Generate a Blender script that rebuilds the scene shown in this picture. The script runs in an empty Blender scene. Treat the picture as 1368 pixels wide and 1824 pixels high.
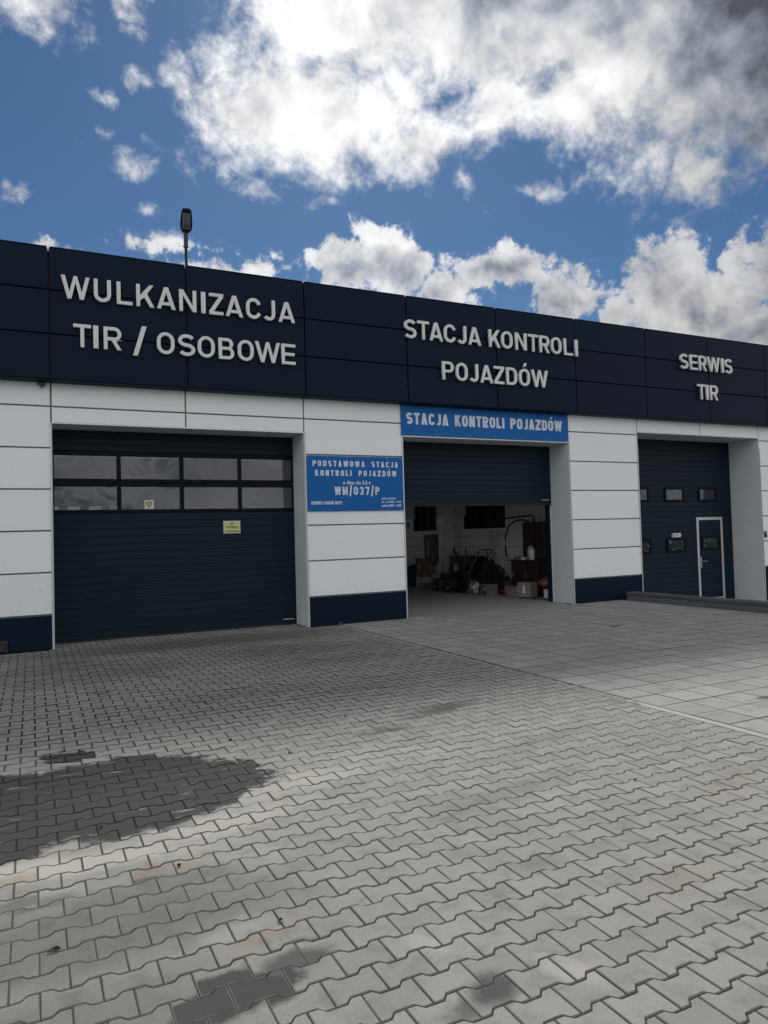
import bpy, bmesh, math, random
from math import radians as R, sin, cos, pi, sqrt
from mathutils import Vector, Matrix
random.seed(7)
S = bpy.context.scene
COL = S.collection

# ------------------------------------------------------------------ camera
CAM = (0.0, -12.02, 1.5906); YAW, PITCH, ROLL, FPX = 0.4576, 0.0318, -0.0284, 1276.75
fw = Vector((sin(YAW)*cos(PITCH), cos(YAW)*cos(PITCH), sin(PITCH)))
r0 = Vector((cos(YAW), -sin(YAW), 0)); u0 = r0.cross(fw)
rt = r0*cos(ROLL) + u0*sin(ROLL); up = -r0*sin(ROLL) + u0*cos(ROLL)
cam = bpy.data.cameras.new('camera'); co = bpy.data.objects.new('camera', cam); COL.objects.link(co)
M = Matrix((rt, up, -fw)).transposed().to_4x4(); M.translation = Vector(CAM); co.matrix_world = M
cam.sensor_fit = 'VERTICAL'; cam.sensor_height = 36.0; cam.lens = FPX*36.0/1824
cam.clip_start = 0.05; cam.clip_end = 3000
S.camera = co

# ------------------------------------------------------------------ light and sky
SUN_EL, SUN_AZ = R(42.5), R(24)          # azimuth from +Y towards +X
sd = Vector((sin(SUN_AZ)*cos(SUN_EL), cos(SUN_AZ)*cos(SUN_EL), sin(SUN_EL)))
sl = bpy.data.lights.new('sun', 'SUN'); sl.energy = 2.85; sl.angle = R(9); sl.color = (1, .965, .905)
so = bpy.data.objects.new('sun', sl); COL.objects.link(so); so.rotation_euler = (-sd).to_track_quat('-Z', 'Y').to_euler()
SKY_STRENGTH = 0.10
S.view_settings.view_transform = 'Standard'; S.view_settings.look = 'None'
S.view_settings.gamma = 1; S.view_settings.use_curve_mapping = False
S.view_settings.exposure = 0.0

W = bpy.data.worlds.new('World'); S.world = W; W.use_nodes = True
nt = W.node_tree; nt.nodes.clear()

class NB:
    """small node builder"""
    def __init__(s, tree): s.t = tree
    def n(s, typ, **k):
        o = s.t.nodes.new(typ)
        for a, b in k.items(): setattr(o, a, b)
        return o
    def put(s, sock, v):
        if isinstance(v, bpy.types.NodeSocket): s.t.links.new(v, sock)
        elif v is not None:
            if hasattr(sock.default_value, '__len__'):
                v = tuple(v); L_ = len(sock.default_value)
                sock.default_value = v if len(v) == L_ else (v + (1,)*L_)[:L_]
            else: sock.default_value = v
    def math(s, op, a, b=None, c=None, clamp=False):
        o = s.n('ShaderNodeMath', operation=op, use_clamp=clamp)
        for i, v in enumerate((a, b, c)): s.put(o.inputs[i], v)
        return o.outputs[0]
    def vm(s, op, a, b=None, c=None):
        o = s.n('ShaderNodeVectorMath', operation=op)
        for i, v in enumerate((a, b, c)):
            if v is not None: s.put(o.inputs[i], v)
        return o.outputs['Value'] if op in ('LENGTH', 'DOT_PRODUCT', 'DISTANCE') else o.outputs[0]
    def noise(s, vec, scale, detail=4, rough=.5, lac=2, dist=0, out='Fac'):
        o = s.n('ShaderNodeTexNoise')
        s.put(o.inputs['Vector'], vec); s.put(o.inputs['Scale'], scale); o.inputs['Detail'].default_value = detail
        o.inputs['Roughness'].default_value = rough; o.inputs['Lacunarity'].default_value = lac; o.inputs['Distortion'].default_value = dist
        return o.outputs[out]
    def mr(s, v, a, b, c=0, d=1, smooth=True):
        o = s.n('ShaderNodeMapRange'); o.interpolation_type = 'SMOOTHSTEP' if smooth else 'LINEAR'
        for k, x in zip(('Value', 'From Min', 'From Max', 'To Min', 'To Max'), (v, a, b, c, d)): s.put(o.inputs[k], x)
        return o.outputs[0]
    def mix(s, f, a, b, blend='MIX'):
        o = s.n('ShaderNodeMix', data_type='RGBA', blend_type=blend)
        s.put(o.inputs[0], f); s.put(o.inputs[6], a); s.put(o.inputs[7], b)
        return o.outputs[2]
    def comb(s, x, y, z):
        o = s.n('ShaderNodeCombineXYZ')
        for i, v in enumerate((x, y, z)): s.put(o.inputs[i], v)
        return o.outputs[0]

b = NB(nt)
DIR = b.vm('NORMALIZE', b.n('ShaderNodeTexCoord').outputs['Generated'])
sky = b.n('ShaderNodeTexSky'); sky.sky_type = 'NISHITA'; sky.sun_disc = False
sky.sun_elevation = SUN_EL; sky.sun_rotation = SUN_AZ; sky.altitude = 100
sky.air_density = 1.0; sky.dust_density = 0.25; sky.ozone_density = 3.5
sx = b.n('ShaderNodeSeparateXYZ'); nt.links.new(DIR, sx.inputs[0])
AZ = b.math('MULTIPLY', b.math('ARCTAN2', sx.outputs[0], sx.outputs[1]), 57.29578)
EL = b.math('MULTIPLY', b.math('ARCSINE', sx.outputs[2]), 57.29578)
# drifting of the cloud outlines (domain warp), then soft ellipsoidal cloud bodies in azimuth / elevation
warp = b.noise(DIR, 9, 5, .55, out='Color')
warp = b.vm('MULTIPLY', b.vm('SUBTRACT', warp, (.5, .5, .5)), (9, 5, 0))
UV = b.vm('ADD', b.comb(AZ, EL, 0.0), warp)
def blobs(lst, k=.22):
    acc = None
    for (a, e, ra, re) in lst:
        v = b.vm('MULTIPLY_ADD', UV, (1/ra, 1/re, 0), (-a/ra, -e/re, 0))
        d = b.math('SUBTRACT', 1.0, b.vm('LENGTH', v))
        d = b.math('MULTIPLY', d, min(ra*.9, re, 5.0)**.55)
        if acc is None: acc = d
        else:
            o = b.n('ShaderNodeMath', operation='SMOOTH_MAX'); b.put(o.inputs[0], acc); b.put(o.inputs[1], d); o.inputs[2].default_value = k
            acc = o.outputs[0]
    return acc
BIG = [(21, 31.0, 11, 4.6), (29.0, 28.8, 5.5, 2.6), (37, 36.5, 13, 5.2), (26, 38.5, 12, 5.2), (53, 32, 10.5, 8.5),
       (51.6, 24.8, 3.2, 3.0), (57.5, 26.6, 5, 4.7), (36.5, 31, 4, 2.8), (41, 30.6, 4.5, 2.6), (47, 33, 8, 5), (-2, 36.2, 5, 2.8), (7.6, 36.4, 1.9, 1.8)]
SMALL = [(7.4, 32.1, 1.9, 1.3), (7, 27.6, 2.5, 1.0), (4.8, 31, .9, .6), (17.5, 25.8, 2.2, .9), (22, 24.9, 2.2, .8), (26, 26.9, 3.4, 1.1), (33.3, 25.8, 1.1, 1.3),
         (34.5, 24.0, .9, .7), (39.2, 25.3, 2.2, 1.0), (-1.2, 23.7, 1.6, .8), (10, 21.9, 4.5, 1.0), (14.8, 20.6, 4.5, 1.3), (9, 24.4, 1.0, .6), (1, 20.5, 2.2, .8), (4.2, 28.6, 1.2, .5)]
LOW = [(27.3, 20.8, 3.1, 2.6), (24, 20, 3.8, 1.9), (31.6, 18.4, 3.2, 1.7), (36, 20.2, 4.0, 1.7), (40.3, 17.5, 3.3, 2.3),
       (48.9, 17.0, 3.3, 3.5), (51.8, 15.2, 3.6, 3.0), (45.2, 15.5, 1.9, 1.4), (55.8, 17.6, 2.2, 2.6), (52.5, 13.2, 9, 3), (20, 15, 12, 3.5), (36, 11.0, 10, 3)]
mB = blobs(BIG); mS = blobs(SMALL, .1); mL = blobs(LOW, .06)
frame_d = b.vm('LENGTH', b.vm('MULTIPLY_ADD', b.comb(AZ, EL, 0.0), (1/37, 1/19, 0), (-27/37, -26/19, 0)))
outside = b.mr(frame_d, .95, 1.3)
gen = b.math('SUBTRACT', b.noise(DIR, 2.6, 3, .5), .44)
gen = b.math('MULTIPLY', gen, 7.0)
gen = b.math('SUBTRACT', gen, b.math('MULTIPLY', b.math('SUBTRACT', 1.0, outside), 9.0))
m = b.math('MAXIMUM', b.math('MAXIMUM', mB, mL), b.math('MAXIMUM', b.math('SUBTRACT', mS, .42), gen))
f1 = b.noise(DIR, 13, 11, .60, 2.1, .25)
f2 = b.noise(DIR, 48, 8, .62, 2.2, .4)
det = b.math('ADD', b.math('MULTIPLY', b.math('SUBTRACT', f1, .5), 3.3), b.math('MULTIPLY', b.math('SUBTRACT', f2, .5), 1.9))
# cumulus near the horizon have crisper edges than the torn cloud overhead
dens = b.math('ADD', m, det)
cov_soft = b.mr(dens, -.45, 1.25); cov_hard = b.mr(dens, -.25, .25)
hard = b.math('MULTIPLY', b.mr(b.math('SUBTRACT', mL, mB), -.2, .5), .75)
o = b.n('ShaderNodeMix', data_type='FLOAT'); b.put(o.inputs[0], hard); b.put(o.inputs[2], cov_soft); b.put(o.inputs[3], cov_hard)
cover = o.outputs[0]
# thickness: bases and cores are grey, thin rims towards the sun glow
DS = b.vm('ADD', DIR, tuple(v*.035 for v in (sd.x*.3, sd.y*.3, 1.0)))
f1s = b.noise(DS, 13, 6, .55, 2.1, .25)
relief = b.math('MULTIPLY', b.math('SUBTRACT', f1, f1s), b.math('ADD', 1.1, b.math('MULTIPLY', hard, .6)))
GREY = [(55, 33.5, 12, 7.0), (41, 37.2, 11, 3.8), (60, 27, 7, 8), (46, 34.5, 6, 3.2)]
gm = b.mr(b.math('ADD', blobs(GREY, .5), b.math('MULTIPLY', b.math('SUBTRACT', b.noise(DIR, 6, 4, .5), .5), 3.0)), -1.1, 2.0)
fs = b.noise(DIR, 15, 4, .45)
low_core = b.mr(b.math('ADD', mL, b.math('MULTIPLY', b.math('SUBTRACT', fs, .5), 2.4)), .1, 1.9)
core = b.mr(b.math('ADD', mB, b.math('MULTIPLY', b.math('SUBTRACT', b.noise(DIR, 16, 3, .45), .5), 5.0)), .5, 4.4)
sunward = b.mr(b.vm('DOT_PRODUCT', DIR, tuple(sd)), cos(R(34)), cos(R(5)))
bright = b.math('ADD', .67, b.math('MULTIPLY', sunward, .42))
away = b.mr(b.vm('DOT_PRODUCT', DIR, tuple(sd)), .45, -.35)      # clouds opposite the sun are lit from the front
bright = b.math('ADD', bright, b.math('MULTIPLY', away, .78))
shade = b.math('MULTIPLY', core, .32)
shade = b.math('ADD', shade, b.math('MULTIPLY', low_core, .56))
shade = b.math('MINIMUM', b.math('ADD', b.math('MULTIPLY', shade, .8), b.math('MULTIPLY', gm, .62)), .62)
big_v = b.math('MULTIPLY', b.math('MULTIPLY', b.math('SUBTRACT', b.noise(DIR, 7.5, 6, .5), .5), 1.3), gm)
shade = b.math('SUBTRACT', shade, big_v)
shade = b.math('SUBTRACT', b.math('ADD', shade, b.math('MULTIPLY', b.math('SUBTRACT', b.noise(DIR, 22, 5, .5), .46), .42)), relief)
shade = b.math('MAXIMUM', b.math('MINIMUM', shade, .86), -.12)
lum = b.math('MULTIPLY', bright, b.math('SUBTRACT', 1.0, shade))
tint = b.mix(b.mr(shade, .1, .7), (1.0, 1.0, 1.0), (.82, .91, 1.08))
cs = b.n('ShaderNodeVectorMath', operation='SCALE'); nt.links.new(tint, cs.inputs[0])
nt.links.new(b.math('MULTIPLY', lum, 1.0/SKY_STRENGTH*.92), cs.inputs['Scale']); ccol = cs.outputs[0]
hz = b.mr(EL, -4, 30, 1, 0)
skyc = b.mix(1.0, sky.outputs[0], (.305, .43, .53), 'MULTIPLY')
full = b.mix(cover, skyc, ccol)
bg = b.n('ShaderNodeBackground'); bg.inputs[1].default_value = SKY_STRENGTH
nt.links.new(full, bg.inputs[0])
wo = b.n('ShaderNodeOutputWorld'); nt.links.new(bg.outputs[0], wo.inputs[0])
W.cycles.sampling_method = 'MANUAL'; W.cycles.sample_map_resolution = 1024

# ------------------------------------------------------------------ helpers
def mat(name, col, rough=.6, metal=0, spec=.5, var=.0, vscale=3.0, bump=0.0, bscale=60.0, island=0.0, coat=0, extra=None):
    m_ = bpy.data.materials.new(name); m_.use_nodes = True
    t = m_.node_tree; k = NB(t); p = t.nodes['Principled BSDF']
    p.inputs['Roughness'].default_value = rough; p.inputs['Metallic'].default_value = metal
    p.inputs['Specular IOR Level'].default_value = spec; p.inputs['Coat Weight'].default_value = coat
    g = k.n('ShaderNodeNewGeometry'); pos = g.outputs['Position']
    c = None
    base = tuple(col) + (1,)
    f = k.noise(pos, vscale, 6, .6)
    c = k.mix(f, tuple(x*(1-var) for x in col) + (1,), tuple(min(1, x*(1+var)) for x in col) + (1,))
    if island:
        oi = k.n('ShaderNodeObjectInfo')
        rr = k.math('FRACT', k.math('ADD', g.outputs['Random Per Island'], oi.outputs['Random']))
        sc = k.math('ADD', 1 - island, k.math('MULTIPLY', rr, 2*island))
        mm = k.n('ShaderNodeVectorMath', operation='SCALE'); t.links.new(c, mm.inputs[0]); t.links.new(sc, mm.inputs['Scale']); c = mm.outputs[0]
    if extra: c = extra(k, pos, c, p)
    t.links.new(c, p.inputs['Base Color'])
    if bump:
        bn = k.n('ShaderNodeBump'); bn.inputs['Strength'].default_value = bump; bn.inputs['Distance'].default_value = .01
        t.links.new(k.noise(pos, bscale, 4, .6), bn.inputs['Height']); t.links.new(bn.outputs[0], p.inputs['Normal'])
    return m_

def link(name, me, parent=None, loc=None):
    o = bpy.data.objects.new(name, me); COL.objects.link(o)
    if parent: o.parent = parent
    if loc: o.location = loc
    return o
def thing(name, label, cat, loc=(0, 0, 0), group=None, rotz=0, kind=None):
    o = bpy.data.objects.new(name, None); COL.objects.link(o); o.location = loc; o.rotation_euler = (0, 0, rotz)
    o.empty_display_size = .2
    tag(o, label, cat, group, kind); return o
def tag(o, label=None, cat=None, group=None, kind=None):
    if label: o['label'] = label
    if cat: o['category'] = cat
    if group: o['group'] = group
    if kind: o['kind'] = kind
    return o
class MB:
    """collects geometry for one mesh"""
    def __init__(s): s.bm = bmesh.new()
    def box(s, x0, x1, y0, y1, z0, z1, bev=0, seg=1):
        vs = [s.bm.verts.new(p) for p in ((x0,y0,z0),(x1,y0,z0),(x1,y1,z0),(x0,y1,z0),(x0,y0,z1),(x1,y0,z1),(x1,y1,z1),(x0,y1,z1))]
        fs = [s.bm.faces.new([vs[i] for i in f]) for f in ((3,2,1,0),(4,5,6,7),(0,1,5,4),(1,2,6,5),(2,3,7,6),(3,0,4,7))]
        if bev:
            es = list({e for f in fs for e in f.edges})
            bmesh.ops.bevel(s.bm, geom=es, offset=bev, segments=seg, affect='EDGES', profile=.5)
        return s
    def obox(s, c, size, rot=None, bev=0):
        """box about centre c, with a rotation matrix"""
        n0 = len(s.bm.verts); a, b_, d = (v/2 for v in size)
        before = set(s.bm.verts)
        s.box(-a, a, -b_, b_, -d, d, bev)
        new = [v for v in s.bm.verts if v not in before]
        mt = Matrix.Translation(Vector(c)) @ (rot.to_4x4() if rot else Matrix.Identity(4))
        bmesh.ops.transform(s.bm, matrix=mt, verts=new)
        return s
    def tube(s, pts, r, n=8, cap=True):
        pts = [Vector(p) for p in pts]; rings = []
        rs = r if hasattr(r, '__len__') else [r]*len(pts)
        ref = Vector((0, 0, 1))
        for i, p in enumerate(pts):
            d = (pts[min(i+1, len(pts)-1)] - pts[max(i-1, 0)]).normalized()
            a = d.cross(ref)
            if a.length < .05: a = d.cross(Vector((1, 0, 0)))
            a.normalize(); c = d.cross(a).normalized()
            rings.append([s.bm.verts.new(p + (a*cos(2*pi*j/n) + c*sin(2*pi*j/n))*rs[i]) for j in range(n)])
        for A, B in zip(rings, rings[1:]):
            for j in range(n): s.bm.faces.new((A[j], A[(j+1) % n], B[(j+1) % n], B[j]))
        if cap: s.bm.faces.new(rings[0][::-1]); s.bm.faces.new(rings[-1])
        return s
    def lathe(s, prof, c=(0, 0, 0), n=16):
        rings = []
        for (r, z) in prof: rings.append([s.bm.verts.new((c[0]+r*cos(2*pi*j/n), c[1]+r*sin(2*pi*j/n), c[2]+z)) for j in range(n)])
        for A, B in zip(rings, rings[1:]):
            for j in range(n): s.bm.faces.new((A[j], A[(j+1) % n], B[(j+1) % n], B[j]))
        s.bm.faces.new(rings[0][::-1]); s.bm.faces.new(rings[-1])
        return s
    def prism(s, pts, axis, a, c, hole=None):
        """extrude polygon pts (2-D) along axis from a to c"""
        def P(p, t): return {'y': (p[0], t, p[1]), 'z': (p[0], p[1], t), 'x': (t, p[0], p[1])}[axis]
        A = [s.bm.verts.new(P(p, a)) for p in pts]; B = [s.bm.verts.new(P(p, c)) for p in pts]
        n = len(pts)
        for j in range(n): s.bm.faces.new((A[j], A[(j+1) % n], B[(j+1) % n], B[j]))
        s.bm.faces.new(A[::-1]); s.bm.faces.new(B)
        return s
    def lump(s, c, r, seed=0, amp=.25, sub=2, flat=True):
        rnd = random.Random(seed)
        res = bmesh.ops.create_icosphere(s.bm, subdivisions=sub, radius=1)
        ph = [(Vector((rnd.uniform(-1,1), rnd.uniform(-1,1), rnd.uniform(-1,1))).normalized(), rnd.uniform(2,6), rnd.uniform(0,6)) for _ in range(7)]
        for v in res['verts']:
            d = v.co.normalized(); k = 1 + amp*sum(sin(q.dot(d)*f + a) for q, f, a in ph)/3 + rnd.uniform(-.05, .05)
            v.co = Vector((d.x*r[0]*k, d.y*r[1]*k, d.z*r[2]*k)) + Vector(c)
            if flat and v.co.z < c[2]-r[2]*.8: v.co.z = c[2]-r[2]*.8
        return s
    def done(s, name, m_, parent=None, smooth=False, loc=None):
        bmesh.ops.recalc_face_normals(s.bm, faces=s.bm.faces)
        me = bpy.data.meshes.new(name); s.bm.to_mesh(me); s.bm.free()
        if smooth:
            for p in me.polygons: p.use_smooth = True
        if m_: me.materials.append(m_)
        return link(name, me, parent, loc)

# ------------------------------------------------------------------ materials
# wet and oily patches, and painted shade before the building: x, y, rx, ry, angle, softness, strength
WET = [(-.65,-7.1,1.15,.88,0,.05,1), (.45,-7.1,.85,.74,-.15,.05,1), (.98,-7.13,.50,.44,-.3,.06,1), (.25,-6.10,.25,.14,-.25,.12,1.0), (-.9,-6.6,.8,.35,0,.1,.9)]
DAMP_AND_SHADE = [(.22,-8.80,.80,.30,0,.5,.55), (-.3,-8.75,.6,.3,0,.6,.5), (.66,-8.55,.30,.14,-.2,.6,.45), (.58,-9.50,.27,.12,.12,.25,1.35), (.84,-9.38,.14,.08,.2,.45,.9), (.1,-9.35,.5,.25,0,.8,.45), (1.39,-9.9,.12,.06,.3,.6,1.0), (.5,-8.45,.09,.04,0,.4,.8), (.0,-8.42,.22,.05,0,.5,.5),
        (.28,-8.62,.10,.03,0,.4,.6), (2.15,-9.2,.12,.05,0,.8,.3), (3.35,-6.33,.34,.10,.2,.6,.75), (2.55,-6.72,.20,.06,.2,.6,.7), (2.9,-6.5,.14,.05,0,.6,.5), (.64,-3.8,.14,.16,0,.5,.6),
        (.9,-2.6,1.1,.5,.2,.9,.45), (3.1,-2.2,1.3,.6,-.3,.9,.5), (2.2,-.7,2.6,.55,0,.8,.75), (.2,-2.0,1.3,.5,0,.9,.5), (3.6,-3.3,.9,.4,.2,.9,.4), (.35,-1.5,.5,.25,0,.8,.6), (4.1,-.6,.7,.3,0,.9,.5), (1.9,-4.7,.8,.25,.1,.9,.28), (2.6,-8.35,.5,.10,.2,.8,.25),  # wide soft blobs paint the building's shade and worn ground by the door
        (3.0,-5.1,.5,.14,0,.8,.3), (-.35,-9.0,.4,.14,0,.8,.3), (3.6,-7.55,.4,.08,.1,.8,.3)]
RUST = [(3.7,-4.85,.16,.12,0,.6,.5), (.55,-8.35,.12,.05,0,.6,.35), (.82,-9.18,.10,.05,0,.6,.35), (1.2,-5.0,.3,.12,0,.8,.25), (-.2,-8.15,.18,.06,0,.7,.4), (2.6,-9.65,.3,.1,.3,.8,.12), (3.9,-8.9,.3,.12,.3,.8,.15)]
PALE = [(1.35,-9.5,.05,.10,.3,.6,.5), (1.75,-9.95,.04,.11,.2,.6,.55), (.75,-9.05,.16,.05,.3,.7,.5), (.1,-8.08,.7,.13,-.12,.5,.85), (.9,-7.95,.5,.12,.1,.6,.7), (1.5,-7.55,.5,.16,.2,.7,.6), (5.6,-8.2,.6,.3,0,.9,.15), (2.05,-7.3,.5,.2,0,.9,.2), (.6,-3.85,.2,.1,0,.6,.5)]
def stain_mask(k, pos, lst, nfac):
    acc = None
    isl = k.n('ShaderNodeTexWhiteNoise', noise_dimensions='1D'); gg = k.n('ShaderNodeNewGeometry'); oo = k.n('ShaderNodeObjectInfo')
    k.t.links.new(k.math('MULTIPLY', k.math('ADD', gg.outputs['Random Per Island'], oo.outputs['Random']), 37.7), isl.inputs['W'])
    jit = k.vm('MULTIPLY', k.vm('SUBTRACT', isl.outputs['Color'], (.5, .5, .5)), (.13, .09, 0))
    wp = k.vm('MULTIPLY', k.vm('SUBTRACT', k.noise(pos, 6, 7, .66, out='Color'), (.5, .5, .5)), (nfac*1.5, nfac*.6, 0))
    q = k.vm('ADD', k.vm('ADD', pos, wp), jit)
    for (x, y, rx, ry, a, soft, st) in lst:
        mp = k.n('ShaderNodeMapping', vector_type='TEXTURE'); k.put(mp.inputs[0], q)
        mp.inputs['Location'].default_value = (x, y, 0); mp.inputs['Rotation'].default_value = (0, 0, a); mp.inputs['Scale'].default_value = (rx, ry, 1e6)
        d = k.vm('LENGTH', mp.outputs[0])
        v = k.mr(d, 1+soft, 1-soft, 0, st)
        acc = v if acc is None else k.math('MAXIMUM', acc, v)
    return acc
def yard_extra(slab):
    def f(k, pos, c, p):
        fine = k.noise(pos, 260, 3, .7)
        med = k.noise(pos, 7, 6, .65)
        big = k.noise(pos, .8, 5, .6)
        c = k.mix(k.mr(fine, .25, .8), k.mix(1, c, (.72, .72, .71, 1), 'MULTIPLY'), k.mix(1, c, (1.22, 1.22, 1.2, 1), 'MULTIPLY'))
        c = k.mix(k.mr(med, .46, .74, 0, .55), c, (.16, .155, .145, 1))
        c = k.mix(k.mr(big, .5, .75, 0, .30 if not slab else .2), c, (.20, .185, .165, 1))
        if not slab:
            # pale sparkling grit in the concrete face
            grit = k.noise(pos, 330, 2, .5)
            c = k.mix(k.mr(grit, .66, .74, 0, .7), c, (.72, .72, .70, 1))
            c = k.mix(stain_mask(k, pos, PALE, .10), c, (.50, .48, .43, 1))
            c = k.mix(stain_mask(k, pos, RUST, .15), c, (.30, .19, .11, 1))
            dm = stain_mask(k, pos, DAMP_AND_SHADE, .16)
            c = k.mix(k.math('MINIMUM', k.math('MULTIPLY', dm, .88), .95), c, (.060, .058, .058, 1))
            wet = stain_mask(k, pos, WET, .44)
            brk = k.math('MULTIPLY', wet, k.mr(k.noise(k.vm('MULTIPLY', pos, (1, 3.2, 1)), 3.2, 6, .62), .30, .40, .25, 1))
            c = k.mix(k.math('MULTIPLY', brk, .96), c, (.020, .0215, .026, 1))
            t = k.t; rr = k.math('SUBTRACT', .88, k.math('MULTIPLY', brk, .12)); t.links.new(rr, p.inputs['Roughness'])
        else:
            c = k.mix(stain_mask(k, pos, [(6.02,-7.62,.10,.05,0,.5,.8), (8.5,-3.15,.14,.07,0,.4,.8), (5.55,-6.9,.05,.05,0,.5,.4)], .05), c, (.07, .065, .06, 1))
        return c
    return f
M_PAVER = mat('concrete_paver', (.345, .339, .318), .88, var=.10, vscale=4, bump=.55, bscale=190, island=.085, spec=.3, extra=yard_extra(False))
M_SLAB = mat('concrete_slab', (.360, .356, .340), .85, var=.12, vscale=2.4, bump=.2, bscale=120, island=.10, spec=.3, extra=yard_extra(True))
def grime_and_shade(k, pos, c):
    # joints darken towards the building: painted shade over grime; slab joints dark throughout
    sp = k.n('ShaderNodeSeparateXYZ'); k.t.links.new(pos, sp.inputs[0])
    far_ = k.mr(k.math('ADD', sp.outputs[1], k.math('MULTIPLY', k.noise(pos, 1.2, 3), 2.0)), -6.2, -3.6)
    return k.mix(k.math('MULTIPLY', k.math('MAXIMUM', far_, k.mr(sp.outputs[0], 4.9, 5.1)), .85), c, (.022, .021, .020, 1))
def wet_and_shade(k, pos, c, p):
    c = grime_and_shade(k, pos, c)
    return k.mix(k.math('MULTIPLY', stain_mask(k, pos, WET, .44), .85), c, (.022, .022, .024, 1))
M_DIRTY = mat('soiled_stone_edge', (.225, .215, .198), .92, var=.4, vscale=12, spec=.1, extra=wet_and_shade)
M_SAND = mat('joint_sand', (.112, .105, .093), .95, var=.5, vscale=30, bump=.8, bscale=150, spec=.1, extra=wet_and_shade)
M_EDGE = mat('edge_mortar', (.46, .45, .40), .9, var=.25, vscale=9, bump=.8, bscale=60, spec=.2)
M_EDGE2 = mat('crumbled_mortar', (.30, .285, .26), .92, var=.6, vscale=14, bump=1.0, bscale=50, spec=.2)
M_ASPH = mat('asphalt', (.06, .06, .06), .9, var=.2, bump=.4, bscale=200)
def soiled(k, pos, c, p):
    v = k.vm('MULTIPLY', pos, (9, 9, .7)); st = k.noise(v, 1.6, 6, .65)
    sp = k.n('ShaderNodeSeparateXYZ'); k.t.links.new(pos, sp.inputs[0])
    low = k.mr(sp.outputs[2], 1.5, .3)
    c = k.mix(k.mr(st, .5, .8, 0, .08), c, (.40, .39, .36, 1))
    c = k.mix(k.math('MULTIPLY', k.mr(k.noise(pos, 14, 6, .7), .52, .72, 0, .5), low), c, (.36, .34, .30, 1))
    return c
M_WHITE = mat('white_cladding', (.775, .80, .80), .42, var=.035, vscale=1.1, bump=.06, bscale=300, island=.02, extra=soiled)
M_JAMB = mat('grey_white_flashing', (.60, .62, .64), .45, var=.06, vscale=2.0, bump=.05, bscale=200, extra=soiled)
M_TRIM = mat('aluminium_trim', (.52, .53, .54), .4, metal=.5, var=.1, vscale=8)
M_CORE = mat('wall_core_grey', (.22, .22, .215), .8, var=.1)
M_NAVY = mat('navy_cassette_panel', (.0042, .0108, .027), .5, var=.12, vscale=1.3, bump=.10, bscale=520, spec=.10, island=.08)
M_NAVYD = mat('navy_joint_backing', (.003, .005, .012), .7)
M_PLINTH = mat('navy_plinth_panel', (.0028, .0105, .025), .55, var=.15, vscale=2, spec=.10)
M_DOOR = mat('steel_blue_door', (.0055, .0160, .0265), .5, var=.12, vscale=1.5, bump=.25, bscale=350, spec=.14, island=.06)
M_FRAME = mat('dark_window_frame', (.002, .005, .012), .5, spec=.1)
M_LETTER = mat('silver_grey_letter', (.68, .68, .67), .55, metal=.0, var=.05, vscale=6)
M_BLUE = mat('blue_sign_board', (.006, .115, .36), .45, var=.05, vscale=3, spec=.15)
M_PRINT = mat('pale_print', (.60, .64, .72), .5)
M_YEL = mat('yellow_notice', (.55, .53, .22), .5, var=.06)
M_INK = mat('black_ink', (.02, .02, .02), .6)
M_PAPER = mat('white_paper', (.62, .62, .64), .7)
M_GOLD = mat('gold_shield', (.42, .32, .06), .5, var=.2, vscale=60)
M_BLACK = mat('black_plastic', (.012, .012, .014), .45)
M_RUBBER = mat('black_rubber', (.012, .012, .013), .8)
M_STEEL = mat('brushed_steel', (.45, .46, .47), .35, metal=.8)
M_LED = mat('led_lens', (.20, .21, .22), .3)
M_KERB = mat('dark_concrete_wall', (.105, .11, .12), .85, var=.22, vscale=5, bump=.4, bscale=90)
M_CAP = mat('dark_cap_stone', (.075, .08, .088), .8, var=.25, vscale=6, bump=.4, bscale=90, island=.12)
M_TILE = mat('white_wall_tile', (.82, .83, .83), .25, var=.04, island=.03)
M_PLASTER = mat('white_plaster', (.78, .77, .73), .9, var=.06)
M_CEIL = mat('grey_ceiling', (.66, .65, .62), .8, var=.1, vscale=.7)
M_FLOOR = mat('workshop_floor', (.30, .29, .27), .7, var=.25, vscale=1.2, bump=.2, bscale=40)
M_LINE = mat('worn_white_paint', (.42, .42, .40), .8, var=.4, vscale=9)
M_CARD = mat('cardboard', (.20, .13, .07), .85, var=.2, vscale=7)
M_CARDP = mat('pale_cardboard', (.21, .18, .14), .85, var=.2, vscale=9)
M_WOOD = mat('dark_red_wood', (.022, .006, .007), .4, var=.3, vscale=9)
M_BROWN = mat('brown_wood', (.10, .045, .025), .5, var=.3, vscale=9)
M_JUG = mat('milky_plastic', (.55, .58, .60), .35, var=.05)
M_PINK = mat('pink_bag', (.22, .05, .10), .4, var=.2, vscale=12, bump=1, bscale=25)
M_BAG = mat('black_bin_bag', (.012, .012, .013), .3, bump=1, bscale=18)
M_REDBAG = mat('dark_red_cloth', (.16, .02, .035), .8, var=.3)
M_GREEN = mat('green_exit_sign', (.01, .16, .07), .5)
M_WEED = mat('weed_leaf', (.035, .05, .02), .7, var=.5, vscale=30)
M_STRAW = mat('dry_straw', (.16, .14, .09), .8, var=.3, vscale=30)
M_DRK = mat('dark_blue_tarpaulin', (.01, .014, .03), .6, var=.3)
M_CHROME = mat('silver_wrap', (.35, .35, .37), .28, metal=.6, var=.3, vscale=25, bump=.8, bscale=40)
M_ROOF = mat('grey_roof_membrane', (.22, .22, .22), .9)
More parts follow.
